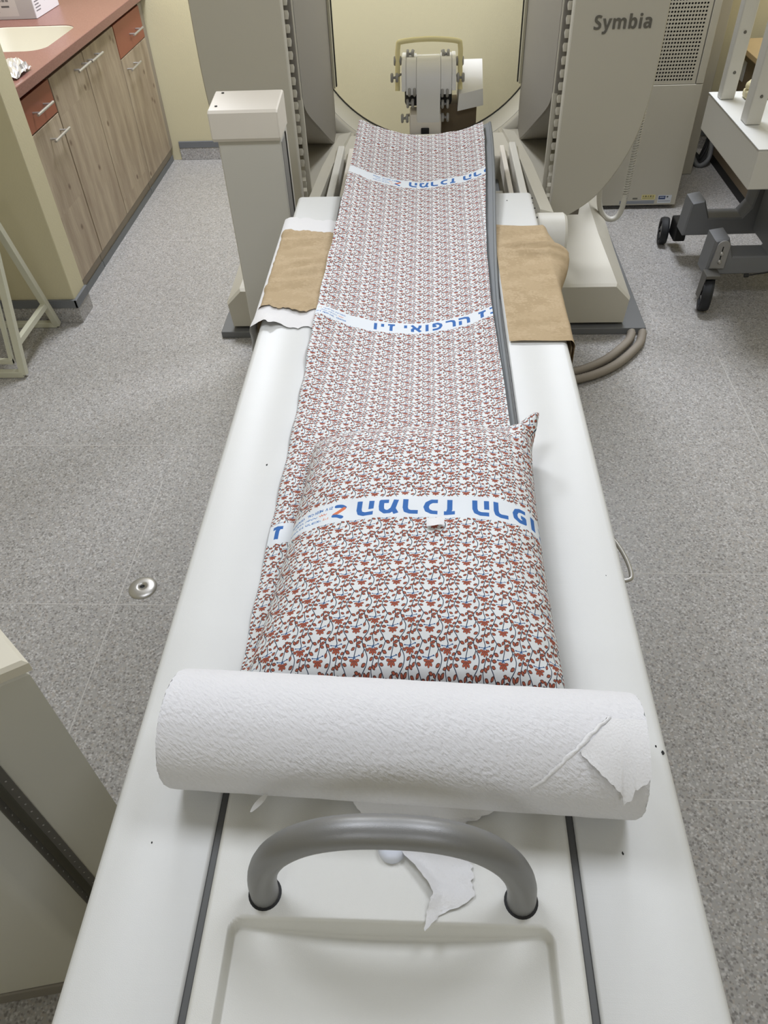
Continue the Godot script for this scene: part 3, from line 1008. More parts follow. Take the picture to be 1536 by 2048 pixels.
# ---------------------------------------------------------------- paper roll
func paper():
	var A := V(-0.2977, T + 0.0702, -0.4455); var Bp := V(0.2408, T + 0.0702, -0.4216)
	var ax := (Bp - A).normalized()
	var L := A.distance_to(Bp)
	var up := (Vector3.UP - ax * ax.y).normalized()
	var fw := ax.cross(up).normalized()     # towards the far end or near end
	if fw.z < 0: fw = -fw
	var o := thing("paper_roll", (A + Bp) * 0.5 - V(0, 0.07, 0), "thick roll of white embossed paper lying across the bed", "paper roll")
	var nz_ := FastNoiseLite.new(); nz_.seed = 40; nz_.frequency = 9.0; nz_.fractal_octaves = 3
	var at := func(s: float, th: float, r: float) -> Vector3:
		return A + ax * (s * L) + (up * cos(th) + fw * sin(th)) * r
	var P := []; var U := []
	for i in 121:
		var s := i / 120.0
		var rp := []; var ru := []
		for j in 97:
			var th := TAU * j / 96.0
			var e: float = min(s, 1.0 - s) * L
			var r: float = 0.070 + 0.0006 * nz_.get_noise_2d(s * L * 2.0, cos(th) * 0.3) - 0.003 * exp(-e / 0.003)
			var ss := s
			if i == 0 or i == 120:
				ss += 0.004 * nz_.get_noise_1d(th * 1.5 + i)
			rp.append(at.call(ss, th, r)); ru.append(Vector2((s * L + th * 0.07) * 0.55, (s * L - th * 0.07) * 1.3))
		P.append(rp); U.append(ru)
	var g := G.new()
	# normals point away from the axis, so orient by hand
	var base := 0
	for i in 120:
		for j in 96:
			var q := [[i, j], [i + 1, j], [i + 1, j + 1], [i, j + 1]]
			var vv := []; var nn := []; var uv := []
			for c in q:
				var p: Vector3 = P[c[0]][c[1]]
				var rel := p - A
				vv.append(p); nn.append((rel - ax * rel.dot(ax)).normalized()); uv.append(U[c[0]][c[1]])
			g.tri(vv[0], vv[1], vv[2], nn[0], nn[1], nn[2], uv[0], uv[1], uv[2])
			g.tri(vv[0], vv[2], vv[3], nn[0], nn[2], nn[3], uv[0], uv[2], uv[3])
	part("paper_body", g, M.paper, o)
	var eg := G.new()
	for e in [0, 1]:
		var d: Vector3 = -ax if e == 0 else ax
		var c: Vector3 = A if e == 0 else Bp
		var prof := []
		for k in 17: prof.append(Vector2(0.067 - 0.0025 * k, 0.0 - 0.0007 * (k % 2)))
		eg.lathe(prof, c, d, 48)
	part("wound_end", eg, M.tissue, o)
	var cg := G.new()
	cg.tube([A + ax * 0.004, Bp - ax * 0.004], 0.025, 24)
	part("core", cg, mat(col(158, 130, 98), 0.9), o)
	# peeled flap with a ragged edge at the right end
	var fl := G.new()
	var F := []
	for i in 31:
		var s: float = lerp(0.862, 0.998, i / 30.0)
		var row := []
		var k := i / 30.0
		# the edge runs down to a tip and up again
		var endt: float = lerp(0.52, 1.08, k / 0.66) if k < 0.66 else lerp(1.02, 0.80, (k - 0.66) / 0.34)
		endt += 0.045 * nz_.get_noise_1d(s * 90.0)
		if k > 0.60 and k < 0.74: endt += 0.13
		var st: float = lerp(0.50, -0.05, clamp(k / 0.5, 0.0, 1.0))
		for j in 15:
			var q := j / 14.0
			var th: float = lerp(st, endt, q)
			var lift: float = 0.0008 + 0.009 * pow(q, 2.5) * sin(clamp(k, 0.05, 1.0) * PI * 0.75)
			row.append(at.call(s, th, 0.0703 + lift))
		F.append(row)
	fl.lattice(F, [], V(0, 0.6, 0.8))
	part("torn_flap", fl, M.tissue, o)
	# ridge of the tear running down to the left
	var tr := G.new()
	var R := []
	for i in 26:
		var k := i / 25.0
		var s: float = lerp(0.93, 0.77, k)
		var th: float = lerp(-0.06, 1.17, k)
		var row := []
		for j in 5:
			var q: float = j / 4.0
			row.append(at.call(s + 0.006 * nz_.get_noise_1d(k * 5.0) - 0.008 * q * (1.0 + 0.9 * nz_.get_noise_1d(k * 19.0)), th - 0.03 * q, 0.0702 + 0.0018 * sin(q * PI) * (1.0 - 0.8 * k) + 0.0003))
		R.append(row)
	tr.lattice(R, [], V(0, 0.6, 0.8))
	part("tear_edge", tr, M.tissue, o)
	# torn tails of the sheet: one under the roll, one on the end plate behind the handle
	var edges := [
		[[-0.088, -0.392], [-0.083, -0.382], [-0.074, -0.374], [-0.058, -0.366], [-0.03, -0.356], [-0.027, -0.345], [-0.027, -0.331], [-0.014, -0.318], [0.0, -0.302], [0.010, -0.287], [0.006, -0.276], [0.003, -0.266], [0.001, -0.250]],
		[[0.098, -0.392], [0.088, -0.382], [0.070, -0.374], [0.050, -0.366], [0.044, -0.356], [0.046, -0.345], [0.050, -0.331], [0.054, -0.318], [0.054, -0.302], [0.055, -0.287], [0.040, -0.277], [0.018, -0.266], [0.004, -0.251]]]
	var tl := []; var l0 := []; var l1 := []
	for e in edges[0]: l0.append(Vector2(e[0], e[1]))
	for e in edges[1]: l1.append(Vector2(e[0], e[1]))
	l0 = spline(l0, 4); l1 = spline(l1, 4)
	for i in l0.size():
		var row := []
		var k := float(i) / (l0.size() - 1)
		var a: Vector2 = l0[i] + Vector2(0.003 * nz_.get_noise_1d(i * 0.5), 0); var b: Vector2 = l1[i] + Vector2(0.005 * nz_.get_noise_1d(i * 0.6 + 30.0), 0)
		for j in 15:
			var q := j / 14.0
			var p := a.lerp(b, q)
			var y: float = T + 0.002 + 0.012 * smoothstep(0.22, 0.0, k) + 0.006 * abs(nz_.get_noise_2d(p.x * 2.2 + 3.0, p.y * 1.6)) + 0.010 * pow(1.0 - q, 3.0) * smoothstep(0.35, 0.55, k) * smoothstep(0.95, 0.75, k)
			row.append(V(p.x, y, p.y))
		tl.append(row)
	var tg := G.new()
	tg.lattice(tl, [], Vector3.UP)
	part("torn_tail", tg, M.tissue, o)
	# little loose strip below the left half
	var sg := G.new()
	var S := []
	for i in 9:
		var k := i / 8.0
		var row := []
		for j in 4:
			var c: Vector3 = at.call(0.225, 1.75, 0.0705)
			var w: float = 0.004 * sin(PI * (0.15 + 0.8 * k)) + 0.0005
			row.append(c + V(-0.017 * k + (j / 3.0 - 0.5) * 2.0 * w, -0.012 * k, 0.016 * k))
		S.append(row)
	sg.lattice(S, [], V(0, 0.8, 0.6))
	part("loose_strip", sg, M.tissue, o)

# ---------------------------------------------------------------- gantry
func gantry():
	var o := thing("scanner_gantry", V(0, 0, -3.6), "taupe ring gantry with two tall detector heads around the bed end", "scanner")
	part("base_plate", bx(V(-0.87, 0.0, -3.975), V(0.91, 0.03, -2.765), 0.004), M.grey, o)
	for s in [-1.0, 1.0]:
		var g := G.new()
		var sec := []
		for q in [[-2.785, 0.815, 0.822, 0.145, 0.760, 0.205], [-2.80, 0.82, 0.828, 0.15, 0.765, 0.212], [-3.1, 0.815, 0.80, 0.22, 0.725, 0.285], [-3.35, 0.81, 0.785, 0.27, 0.70, 0.35], [-3.98, 0.81, 0.785, 0.30, 0.70, 0.42]]:
			sec.append([V(s * 0.36, 0.045, q[0]), V(s * q[1], 0.045, q[0]), V(s * q[2], q[3], q[0]), V(s * q[4], q[5], q[0]), V(s * 0.36, q[5], q[0])])
		g.loft(sec)
		part("foot", g, M.taupe, o)
	# detector heads
	for s in [-1.0, 1.0]:
		# body behind the front panel; its lower end is rounded off towards the ring
		var poly := PackedVector2Array()
		for q in spline([Vector2(-2.975, 0.86), Vector2(-3.062, 0.785), Vector2(-3.376, 0.633), Vector2(-3.785, 0.442), Vector2(-4.02, 0.345)], 5): poly.append(q)
		poly.append(Vector2(-4.02, 1.75)); poly.append(Vector2(-2.975, 1.75))
		var g := G.new()
		# polygon (z, y) is pushed along x
		g.t = Transform3D(Basis(V(0, 0, 1), V(0, 1, 0), V(s, 0, 0)), Vector3.ZERO)
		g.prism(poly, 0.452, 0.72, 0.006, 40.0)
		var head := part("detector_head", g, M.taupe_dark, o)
		# front panel
		var out := PackedVector2Array()
		for q in spline([Vector2(0.478, 0.415), Vector2(0.559, 0.452), Vector2(0.644, 0.517), Vector2(0.707, 0.607), Vector2(0.750, 0.703), Vector2(0.774, 0.811), Vector2(0.785, 0.95), Vector2(0.786, 1.15), Vector2(0.78, 1.35), Vector2(0.74, 1.56), Vector2(0.64, 1.70), Vector2(0.478, 1.75)], 5): out.append(Vector2(q.x * s, q.y))
		var fg := G.new()
		fg.prism(out, -2.945, -2.9, 0.004, 40.0)
		part("front_panel", fg, M.taupe, head)
		# slot behind the panel edge: dark backing and the folded bellows
		part("slot_backing", bx(V(min(s * 0.521, s * 0.60), 0.43, -2.972), V(max(s * 0.521, s * 0.60), 1.74, -2.946), 0.002), M.taupe_dark, head)
		part("bellows", bx(V(min(s * 0.497, s * 0.52), 0.43, -2.975), V(max(s * 0.497, s * 0.52), 1.72, -2.945), 0.001), M.rubber, head)
		var bg := G.new()
		var y := 0.45
		while y < 1.70:
			var q := [V(s * 0.4655, y - 0.013, -2.944), V(s * 0.4655, y + 0.013, -2.944), V(s * 0.4655, y + 0.002, -2.960), V(s * 0.4655, y - 0.002, -2.960)]
			var p2 := []
			for e in q: p2.append(e + V(s * 0.031, 0, 0))
			bg.loft([q, p2])
			y += 0.040
		part("bellows_teeth", bg, M.taupe, head)
		part("edge_strip", bx(V(min(s * 0.4520, s * 0.470), 0.40, -2.992), V(max(s * 0.4520, s * 0.470), 1.74, -2.976), 0.002), M.taupe, head)
		# light trim at the rear edge of the inner face
		part("rear_trim", bx(V(min(s * 0.438, s * 0.452), 0.62, -4.03), V(max(s * 0.438, s * 0.452), 1.75, -3.985), 0.003), mat(col(190, 184, 160), 0.5), head)
		part("edge_seal", bx(V(min(s * 0.433, s * 0.438), 0.62, -4.028), V(max(s * 0.433, s * 0.438), 1.75, -4.012), 0.001), M.black, head)
		if s > 0:
			var tm := TextMesh.new()
			var sf := SystemFont.new(); sf.font_names = PackedStringArray(["Droid Sans"]); sf.font_weight = 700
			tm.font = sf; tm.text = "Symbia"; tm.font_size = 64; tm.depth = 0.004; tm.pixel_size = 0.001
			var bb := tm.get_aabb()
			var sc: float = 0.186 / bb.size.x
			tm.pixel_size = 0.001 * sc
			var l := MeshInstance3D.new()
			l.name = "lettering"
			l.mesh = tm
			l.material_override = mat(col(150, 150, 152), 0.22, 1.0)
			head.add_child(l, true)
			l.position = V(0.644, 1.088, -2.8985) - origin_of(head)
			l.set_meta("label", "raised metallic lettering reading Symbia")
	# rotating ring with the open bore, stator behind it
	var c := V(0.005, 0.908, -4.03)
	var rg := G.new()
	rg.lathe([Vector2(0.62, -0.02), Vector2(0.612, 0.0), Vector2(0.618, 0.012), Vector2(0.66, 0.018), Vector2(0.855, 0.018), Vector2(0.862, 0.0), Vector2(0.862, -0.12), Vector2(0.62, -0.12)], c, V(0, 0, 1), 96)
	part("ring", rg, M.ring_grey, o)
	var lg := G.new()
	lg.lathe([Vector2(0.612, 0.0), Vector2(0.612, -0.24), Vector2(0.66, -0.24), Vector2(0.66, -0.13), Vector2(0.622, -0.13), Vector2(0.622, -0.02)], c, V(0, 0, 1), 96)
	part("bore_liner", lg, M.lightgrey, o)
	var eg := G.new()
	eg.lathe([Vector2(0.608, -0.235), Vector2(0.608, -0.25), Vector2(0.66, -0.255), Vector2(0.66, -0.241), Vector2(0.613, -0.241), Vector2(0.608, -0.235)], c, V(0, 0, 1), 96)
	part("bore_edge", eg, M.dark, o)
	# bore lip in taupe
	var pg := G.new()
	pg.lathe([Vector2(0.613, 0.004), Vector2(0.611, 0.02), Vector2(0.622, 0.035), Vector2(0.66, 0.04), Vector2(0.70, 0.034), Vector2(0.715, 0.018)], c, V(0, 0, 1), 96, true)
	part("bore_lip", pg, M.taupe, o)

# ---------------------------------------------------------------- electronics housing beside the ring
func electronics():
	var o := thing("electronics_housing", V(1.1, 0, -4.2), "tall taupe equipment housing with a perforated vent beside the gantry", "cabinet")
	var z := -4.0
	var x0 := 0.88; var x1 := 1.311
	# front is split around the vent panel
	part("rear_wall", bx(V(x0, 0.02, -4.44), V(x1, 1.9, -4.425), 0.002), M.taupe, o)
	part("side_wall", bx(V(x0, 0.02, -4.424), V(x0 + 0.008, 1.9, z - 0.021), 0.002), M.taupe, o)
	part("side_wall", bx(V(x1 - 0.008, 0.02, -4.424), V(x1, 1.9, z - 0.021), 0.002), M.taupe, o)
	part("vent_shade_sheet", bx(V(x0 + 0.02, 0.60, z - 0.05), V(x1 - 0.02, 1.86, z - 0.035), 0.004), M.rubber, o)  # near-black sheet added behind the vent, standing in for shade in the holes
	part("roof", bx(V(x0, 1.885, -4.424), V(x1, 1.9, z - 0.021), 0.002), M.taupe, o)
	part("lower_panel", bx(V(x0, 0.02, z - 0.02), V(x1, 0.592, z), 0.003), M.taupe, o)
	part("side_stile", bx(V(1.276, 0.594, z - 0.02), V(x1, 1.9, z), 0.003), M.taupe, o)
	part("skirt_strip", bx(V(1.02, 0.028, z), V(1.20, 0.045, z + 0.002), 0.001), mat(col(140, 144, 150), 0.5), o)
	var g := G.new()
	var px := 0.0137; var py := 0.0152; var r := 0.0047
	var nx := 20; var ny := 40
	var gx := 1.256 - nx * px; var gy := 0.606
	for i in nx:
		for j in ny:
			var c := V(gx + (i + 0.5) * px, gy + (j + 0.5) * py, z - 0.002)
			for k in 8:
				var a0 := TAU * (k + 0.5) / 8.0; var a1 := TAU * (k + 1.5) / 8.0
				var o0 := c + V(cos(a0), sin(a0), 0) * r; var o1 := c + V(cos(a1), sin(a1), 0) * r
				var e0 := c + sq(a0, px * 0.5, py * 0.5); var e1 := c + sq(a1, px * 0.5, py * 0.5)
				if k % 2 == 0 : pass
				g.quad(o0, e0, e1, o1, V(0, 0, 1))
				var cr := corner(a0, a1, px * 0.5, py * 0.5)
				if cr != Vector3.ZERO:
					g.tri(e0, c + cr, e1, V(0, 0, 1), V(0, 0, 1), V(0, 0, 1))
				g.quad(o0, o1, o1 + V(0, 0, -0.004), o0 + V(0, 0, -0.004), (c - (o0 + o1) * 0.5).normalized())
	# solid margins of the panel
	for m in [[0.89, 0.594, gx, 1.88], [1.256, 0.594, 1.272, 1.88], [gx, 0.594, 1.256, gy], [gx, gy + ny * py, 1.256, 1.88]]:
		g.box(V(m[0], m[1], z - 0.006), V(m[2], m[3], z - 0.002), 0.0005)
	part("vent_panel", g, M.taupe, o)
	# darker cover set back behind, reaching further right
	part("rear_cover", bx(V(1.30, 0.0, -4.62), V(1.512, 1.9, -4.46), 0.004), M.taupe, o)
	# stickers: printed
	var p := Pic.new(128, 48, col(226, 214, 150), false)
	for i in 5: p.rect(8 + i * 23, 8, 24 + i * 23, 22, col(90, 88, 70) if i % 2 else col(150, 140, 90))
	p.rect(8, 30, 118, 36, col(110, 108, 84))
	var sm := StandardMaterial3D.new(); sm.albedo_texture = p.tex(); sm.roughness = 0.5
	var sg := G.new()
	sg.quad(V(1.13, 0.05, z + 0.0012), V(1.20, 0.05, z + 0.0012), V(1.20, 0.075, z + 0.0012), V(1.13, 0.075, z + 0.0012), V(0, 0, 1), [Vector2(0, 1), Vector2(1, 1), Vector2(1, 0), Vector2(0, 0)])
	part("warning_sticker", sg, sm, o)
	var p2 := Pic.new(128, 64, col(214, 218, 224), false)
	p2.rect(6, 6, 70, 34, col(58, 74, 112)); p2.rect(16, 14, 60, 20, col(200, 206, 216)); p2.rect(80, 8, 96, 20, col(80, 84, 92)); p2.rect(6, 44, 120, 50, col(150, 156, 166))
	var sm2 := StandardMaterial3D.new(); sm2.albedo_texture = p2.tex(); sm2.roughness = 0.5
	var sg2 := G.new()
	sg2.quad(V(1.215, 0.03, z + 0.0012), V(1.285, 0.03, z + 0.0012), V(1.285, 0.072, z + 0.0012), V(1.215, 0.072, z + 0.0012), V(0, 0, 1), [Vector2(0, 1), Vector2(1, 1), Vector2(1, 0), Vector2(0, 0)])
	part("type_plate", sg2, sm2, o)
	var sg3 := bx(V(1.085, 0.052, z), V(1.11, 0.06, z + 0.001), 0.0004)
	part("badge", sg3, mat(col(110, 108, 98), 0.5), o)
	# cables on the floor behind
	for i in 5:
		var cb := thing("floor_cable", V(1.6, 0, -4.66), "dark cable looped on the floor behind the taupe housing" if i > 0 else "thick grey cable looping out in front of the dark ones", "cable", "cables behind the housing")
		var g2 := G.new()
		var dz := i * 0.022
		g2.tube(spline([V(1.52, 0.30 + 0.05 * i, -4.70 - dz * 0.5), V(1.53, 0.12, -4.66 - dz), V(1.56 + 0.01 * i, 0.02, -4.58 - dz), V(1.60, 0.014 + 0.012 * (i % 2), -4.56 - dz), V(1.64, 0.06 + 0.02 * i, -4.60 - dz), V(1.638, 0.22 + 0.02 * i, -4.68 - dz)], 6), 0.010 if i > 0 else 0.014, 8)
		part("cord", g2, M.rubber if i > 0 else M.cart_grey, cb)

func sq(a: float, hx: float, hy: float) -> Vector3:
	var c := cos(a); var s := sin(a)
	var k: float = min(hx / max(abs(c), 1e-6), hy / max(abs(s), 1e-6))
	return V(c * k, s * k, 0)

func corner(a0: float, a1: float, hx: float, hy: float) -> Vector3:
	var p := sq(a0, hx, hy); var q := sq(a1, hx, hy)
	if abs(abs(p.x) - hx) < 1e-6 and abs(abs(q.x) - hx) < 1e-6: return Vector3.ZERO
	if abs(abs(p.y) - hy) < 1e-6 and abs(abs(q.y) - hy) < 1e-6: return Vector3.ZERO
	return V(sign(p.x + q.x) * hx, sign(p.y + q.y) * hy, 0)

# ---------------------------------------------------------------- white roller unit seen through the bore
func roller_unit():
	var o := thing("roller_unit", V(0.02, 0, -4.5), "white wheeled attachment with a yellow grab rail standing behind the bore", "attachment")
	var white := mat(col(240, 239, 237), 0.45)
	# curved belt in front: profile (z, y) pushed along x
	var arc := spline([Vector2(-4.50, 0.632), Vector2(-4.40, 0.645), Vector2(-4.33, 0.63), Vector2(-4.285, 0.585), Vector2(-4.27, 0.52), Vector2(-4.28, 0.45), Vector2(-4.30, 0.36)], 4)
	var make := func(xa: float, xb: float, top_i: int, bot_i: int, inset: float) -> G:
		var poly := PackedVector2Array()
		for i in range(top_i, bot_i + 1): poly.append(arc[i] + Vector2(-inset, -inset * 0.3))
		poly.append(Vector2(-4.50, arc[bot_i].y)); 
		if top_i > 0: poly.append(Vector2(-4.50, arc[top_i].y))
		var g := G.new()
		g.t = Transform3D(Basis(V(0, 0, 1), V(0, 1, 0), V(1, 0, 0)), Vector3.ZERO)
		g.prism(poly, xa, xb, 0.003, 40.0)
		return g
	part("belt", make.call(-0.051, 0.072, 0, 24, 0.0), white, o)
	part("flange", make.call(-0.105, -0.052, 2, 17, 0.012), white, o)
	part("flange", make.call(0.073, 0.130, 2, 17, 0.012), white, o)
	part("outer_flange", make.call(-0.128, -0.106, 3, 16, 0.006), white, o)
	part("outer_flange", make.call(0.131, 0.152, 3, 16, 0.006), white, o)
	part("yoke", bx(V(-0.115, 0.42, -4.52), V(0.135, 0.56, -4.36), 0.02), M.dark, o)
	# paired rollers down both sides
	for q in [[-0.150, 0.630, -4.40], [-0.165, 0.575, -4.31], [-0.085, 0.650, -4.44], [-0.075, 0.512, -4.29], [-0.085, 0.455, -4.30], [-0.115, 0.380, -4.31], [0.172, 0.622, -4.40], [0.175, 0.568, -4.31], [0.100, 0.646, -4.44], [0.095, 0.505, -4.29], [0.098, 0.448, -4.30], [0.100, 0.380, -4.31]]:
		var g := G.new()
		for d in [-0.013, 0.013]:
			g.lathe([Vector2(0, -0.007), Vector2(0.018, -0.007), Vector2(0.022, -0.003), Vector2(0.022, 0.003), Vector2(0.018, 0.007), Vector2(0, 0.007)], V(q[0] + d, q[1], q[2]), V(1, 0, 0), 16)
		g.tube([V(q[0] - 0.013, q[1], q[2]), V(q[0] + 0.013, q[1], q[2])], 0.006, 8)
		g.tube([V(q[0], q[1], q[2]), V(q[0] * 0.8, q[1], q[2] - 0.06)], 0.006, 8)
		part("roller", g, mat(col(158, 156, 152), 0.5), o)
	var yg := G.new()
	yg.tube(spline([V(-0.152, 0.50, -4.36), V(-0.150, 0.60, -4.38), V(-0.146, 0.695, -4.40), V(-0.124, 0.716, -4.40), V(0.012, 0.724, -4.40), V(0.150, 0.713, -4.40), V(0.172, 0.69, -4.40), V(0.174, 0.60, -4.38), V(0.176, 0.50, -4.36)], 6), 0.0125, 12)
	part("grab_rail", yg, mat(col(244, 232, 176), 0.4), o)
	# side box on the right, its dark bracket and the post down to the floor
	var bg := G.new()
	bg.loft([[V(0.165, 0.40, -4.34), V(0.302, 0.42, -4.36), V(0.296, 0.50, -4.36), V(0.17, 0.48, -4.34)], [V(0.165, 0.40, -4.58), V(0.305, 0.42, -4.60), V(0.30, 0.58, -4.60), V(0.17, 0.585, -4.58)]])
	part("motor_box", bg, white, o)
	part("bracket", bx(V(0.06, 0.22, -4.56), V(0.27, 0.42, -4.40), 0.006), mat(col(128, 112, 88), 0.6), o)
	part("neck", bx(V(-0.09, 0.06, -4.44), V(0.08, 0.40, -4.30), 0.008), M.cream_plastic, o)
	part("socket", bx(V(-0.028, 0.295, -4.30), V(0.015, 0.335, -4.285), 0.004), M.black, o)
	part("floor_foot", bx(V(-0.15, 0.03, -4.56), V(0.28, 0.07, -4.28), 0.008), M.cream_plastic, o)

# ---------------------------------------------------------------- post with cap left of the bed
func post():
	var o := thing("control_post", V(-0.56, 0, -2.53), "tall rectangular grey post with a slanting cream cap, beside the bed's tan cloth", "post")
	part("column", bx(V(-0.655, 0.0, -2.60), V(-0.455, 0.90, -2.462), 0.006), M.lightgrey, o)
	var g := G.new()
	# cap profile (z, y) pushed along x
	var poly := PackedVector2Array([Vector2(-2.605, 0.895), Vector2(-2.605, 0.995), Vector2(-2.590, 1.0), Vector2(-2.452, 0.985), Vector2(-2.444, 0.978), Vector2(-2.444, 0.905), Vector2(-2.45, 0.895)])
	g.t = Transform3D(Basis(V(0, 0, 1), V(0, 1, 0), V(1, 0, 0)), Vector3.ZERO)
	g.prism(poly, -0.668, -0.452, 0.004, 30.0)
	var cap := part("cap", g, M.cream_plastic, o)
	for q in [[-0.64, -2.575, 0.9988], [-0.645, -2.48, 0.9885]]:
		var s := G.new()
		s.lathe([Vector2(0, 0), Vector2(0.0045, 0), Vector2(0.0045, 0.0015), Vector2(0, 0.0015)], V(q[0], q[2], q[1]), Vector3.UP, 12)
		part("screw", s, M.dark, cap)
	part("side_seam", bx(V(-0.458, 0.10, -2.555), V(-0.4515, 0.89, -2.545), 0.001), M.dark, o)
	part("side_panel", bx(V(-0.456, 0.06, -2.535), V(-0.4525, 0.885, -2.47), 0.001), M.ring_grey, o)

# ---------------------------------------------------------------- counter with sink
func bar_handle(o: Node, y: float, za: float, zb: float):
	var g := G.new()
	g.tube([V(-1.548, y, za), V(-1.548, y, zb)], 0.0055, 10)
	for z in [za - sign(za - zb) * 0.028, zb + sign(za - zb) * 0.028]:
		g.tube([V(-1.583, y, z), V(-1.548, y, z)], 0.0045, 8)
	part("handle", g, M.steel, o)

func front(called: String, y0: float, y1: float, za: float, zb: float, m: Material, parent: Node, off := 0.0) -> MeshInstance3D:
	var g := G.new()
	g.box(V(-1.598, y0, za), V(-1.58, y1, zb), 0.0015)
	for i in g.v.size():
		var p := g.v[i]
		g.u[i] = Vector2((p.z + p.x * 0.5) / 0.62 + off, -p.y / 1.25 + off)
	return part(called, g, m, parent)

func counter():
	var carc := mat(col(150, 140, 124), 0.6)
	var plin := carc
	var body := func(o: Node, za: float, zb: float):
		var top := 0.70 if za < -4.2 and zb > -3.5 else 0.856
		part("carcass", bx(V(-2.23, 0.08, za), V(-1.603, min(top, 0.83), zb), 0.002), carc, o)
		if top < 0.8:
			part("side_panel", bx(V(-2.23, 0.701, za), V(-1.603, 0.862, za + 0.018), 0.001), carc, o)
			part("side_panel", bx(V(-2.23, 0.701, zb - 0.018), V(-1.603, 0.862, zb), 0.001), carc, o)
		var g := G.new()
		g.box(V(-2.20, 0.0, za + 0.001), V(-1.598, 0.079, zb - 0.001), 0.002)
		part("plinth", g, plin, o)
		part("plinth_strip", bx(V(-1.598, 0.0, za + 0.001), V(-1.592, 0.032, zb - 0.001), 0.001), M.strip, o)
	var a := thing("base_cabinet", V(-1.9, 0, -3.24), "narrow oak base cabinet with a rust drawer next to the wall stub", "cabinet", "base cabinets under the worktop")
	body.call(a, -3.428, -3.05)
	bar_handle(front("drawer_front", 0.713, 0.838, -3.425, -3.052, M.drawer, a), 0.775, -3.342, -3.171)
	bar_handle(front("door", 0.084, 0.708, -3.425, -3.052, M.wood, a, 0.3), 0.65, -3.42, -3.25)
	var b := thing("base_cabinet", V(-1.9, 0, -3.86), "double-door oak base cabinet under the sink", "cabinet", "base cabinets under the worktop")
	body.call(b, -4.330, -3.431)
	bar_handle(front("door", 0.084, 0.838, -3.854, -3.434, M.wood, b, 0.55), 0.797, -3.85, -3.69)
	bar_handle(front("door", 0.084, 0.838, -4.327, -3.861, M.wood, b, 0.12), 0.793, -4.03, -3.87)
	var c := thing("base_cabinet", V(-1.9, 0, -4.58), "oak base cabinet with a rust drawer in the corner by the yellow wall", "cabinet", "base cabinets under the worktop")
	body.call(c, -4.86, -4.333)
	bar_handle(front("drawer_front", 0.690, 0.838, -4.80, -4.337, M.drawer, c), 0.755, -4.70, -4.53)
	bar_handle(front("door", 0.084, 0.686, -4.80, -4.337, M.wood, c, 0.8), 0.63, -4.54, -4.37)
	part("filler", bx(V(-1.60, 0.08, -4.865), V(-1.584, 0.845, -4.803), 0.001), plin, c)
	# worktop with a hole for the basin
	var wt := thing("worktop", V(-1.9, 0.86, -3.95), "reddish brown speckled worktop with a front lip over the oak cabinets", "worktop")
	var ct := Vector2(-1.865, -3.845)
	var inner := []; var outer := []
	var angs := []
	for k in 96: angs.append(TAU * k / 96.0)
	for q in [Vector2(-1.562, -3.048), Vector2(-2.245, -3.048), Vector2(-2.245, -4.868), Vector2(-1.562, -4.868)]:
		angs.append(fposmod((q - ct).angle(), TAU))
	angs.sort()
	for an in angs:
		inner.append(ct + rrect(an, 0.215, 0.235, 0.08))
		var d := Vector2(cos(an), sin(an))
		var kx: float = abs((-1.562 if d.x > 0 else -2.245) - ct.x) / max(abs(d.x), 1e-6)
		var kz: float = abs((-3.048 if d.y > 0 else -4.868) - ct.y) / max(abs(d.y), 1e-6)
		outer.append(ct + d * min(kx, kz))
	var g := G.new()
	var m := angs.size()
	for i in m:
		var j := (i + 1) % m
		for y in [0.864, 0.90]:
			g.quad(V(inner[i].x, y, inner[i].y), V(outer[i].x, y, outer[i].y), V(outer[j].x, y, outer[j].y), V(inner[j].x, y, inner[j].y), V(0, 1 if y > 0.88 else -1, 0))
		var oo: Vector2 = outer[i] + outer[j]
		g.fquad(V(outer[i].x, 0.864, outer[i].y), V(outer[j].x, 0.864, outer[j].y), V(outer[j].x, 0.90, outer[j].y), V(outer[i].x, 0.90, outer[i].y), V(ct.x, 0.88, ct.y))
		var n2: Vector2 = ct - (inner[i] + inner[j]) * 0.5
		g.quad(V(inner[i].x, 0.864, inner[i].y), V(inner[j].x, 0.864, inner[j].y), V(inner[j].x, 0.90, inner[j].y), V(inner[i].x, 0.90, inner[i].y), V(n2.x, 0, n2.y).normalized())
	part("slab", g, M.worktop, wt)
	part("front_lip", bx(V(-1.5620, 0.862, -4.868), V(-1.5500, 0.903, -3.048), 0.004), M.worktop, wt)
	# basin
	var sk := thing("sink_basin", V(-1.865, 0.72, -3.845), "cream integrated sink basin sunk in the brown worktop", "sink")
	var bg := G.new()
	var loops := []
	for q in [[1.0, 0.897], [0.985, 0.893], [0.95, 0.80], [0.90, 0.745], [0.78, 0.725], [0.2, 0.718], [0.02, 0.717]]:
		var l := []
		for an in angs:
			var e: Vector2 = ct + rrect(an, 0.215, 0.235, 0.08) * q[0]
			l.append(V(e.x, q[1], e.y))
		loops.append(l)
	var Pn := []
	for l in loops:
		var l2: Array = l.duplicate(); l2.append(l[0]); Pn.append(l2)
	bg.lattice(Pn, [], V(0, 1, 0))
	part("bowl", bg, mat(col(226, 222, 210), 0.35), sk)
	var dg := G.new()
	dg.lathe([Vector2(0.0, 0.0), Vector2(0.03, 0.0), Vector2(0.034, 0.003), Vector2(0.03, 0.005), Vector2(0.0, 0.003)], V(ct.x, 0.717, ct.y), Vector3.UP, 20)
	part("drain", dg, M.steel, sk)
	# carton on the worktop
	var bxo := thing("carton", V(-2.05, 0.9, -4.37), "white and grey printed carton standing on the worktop", "box")
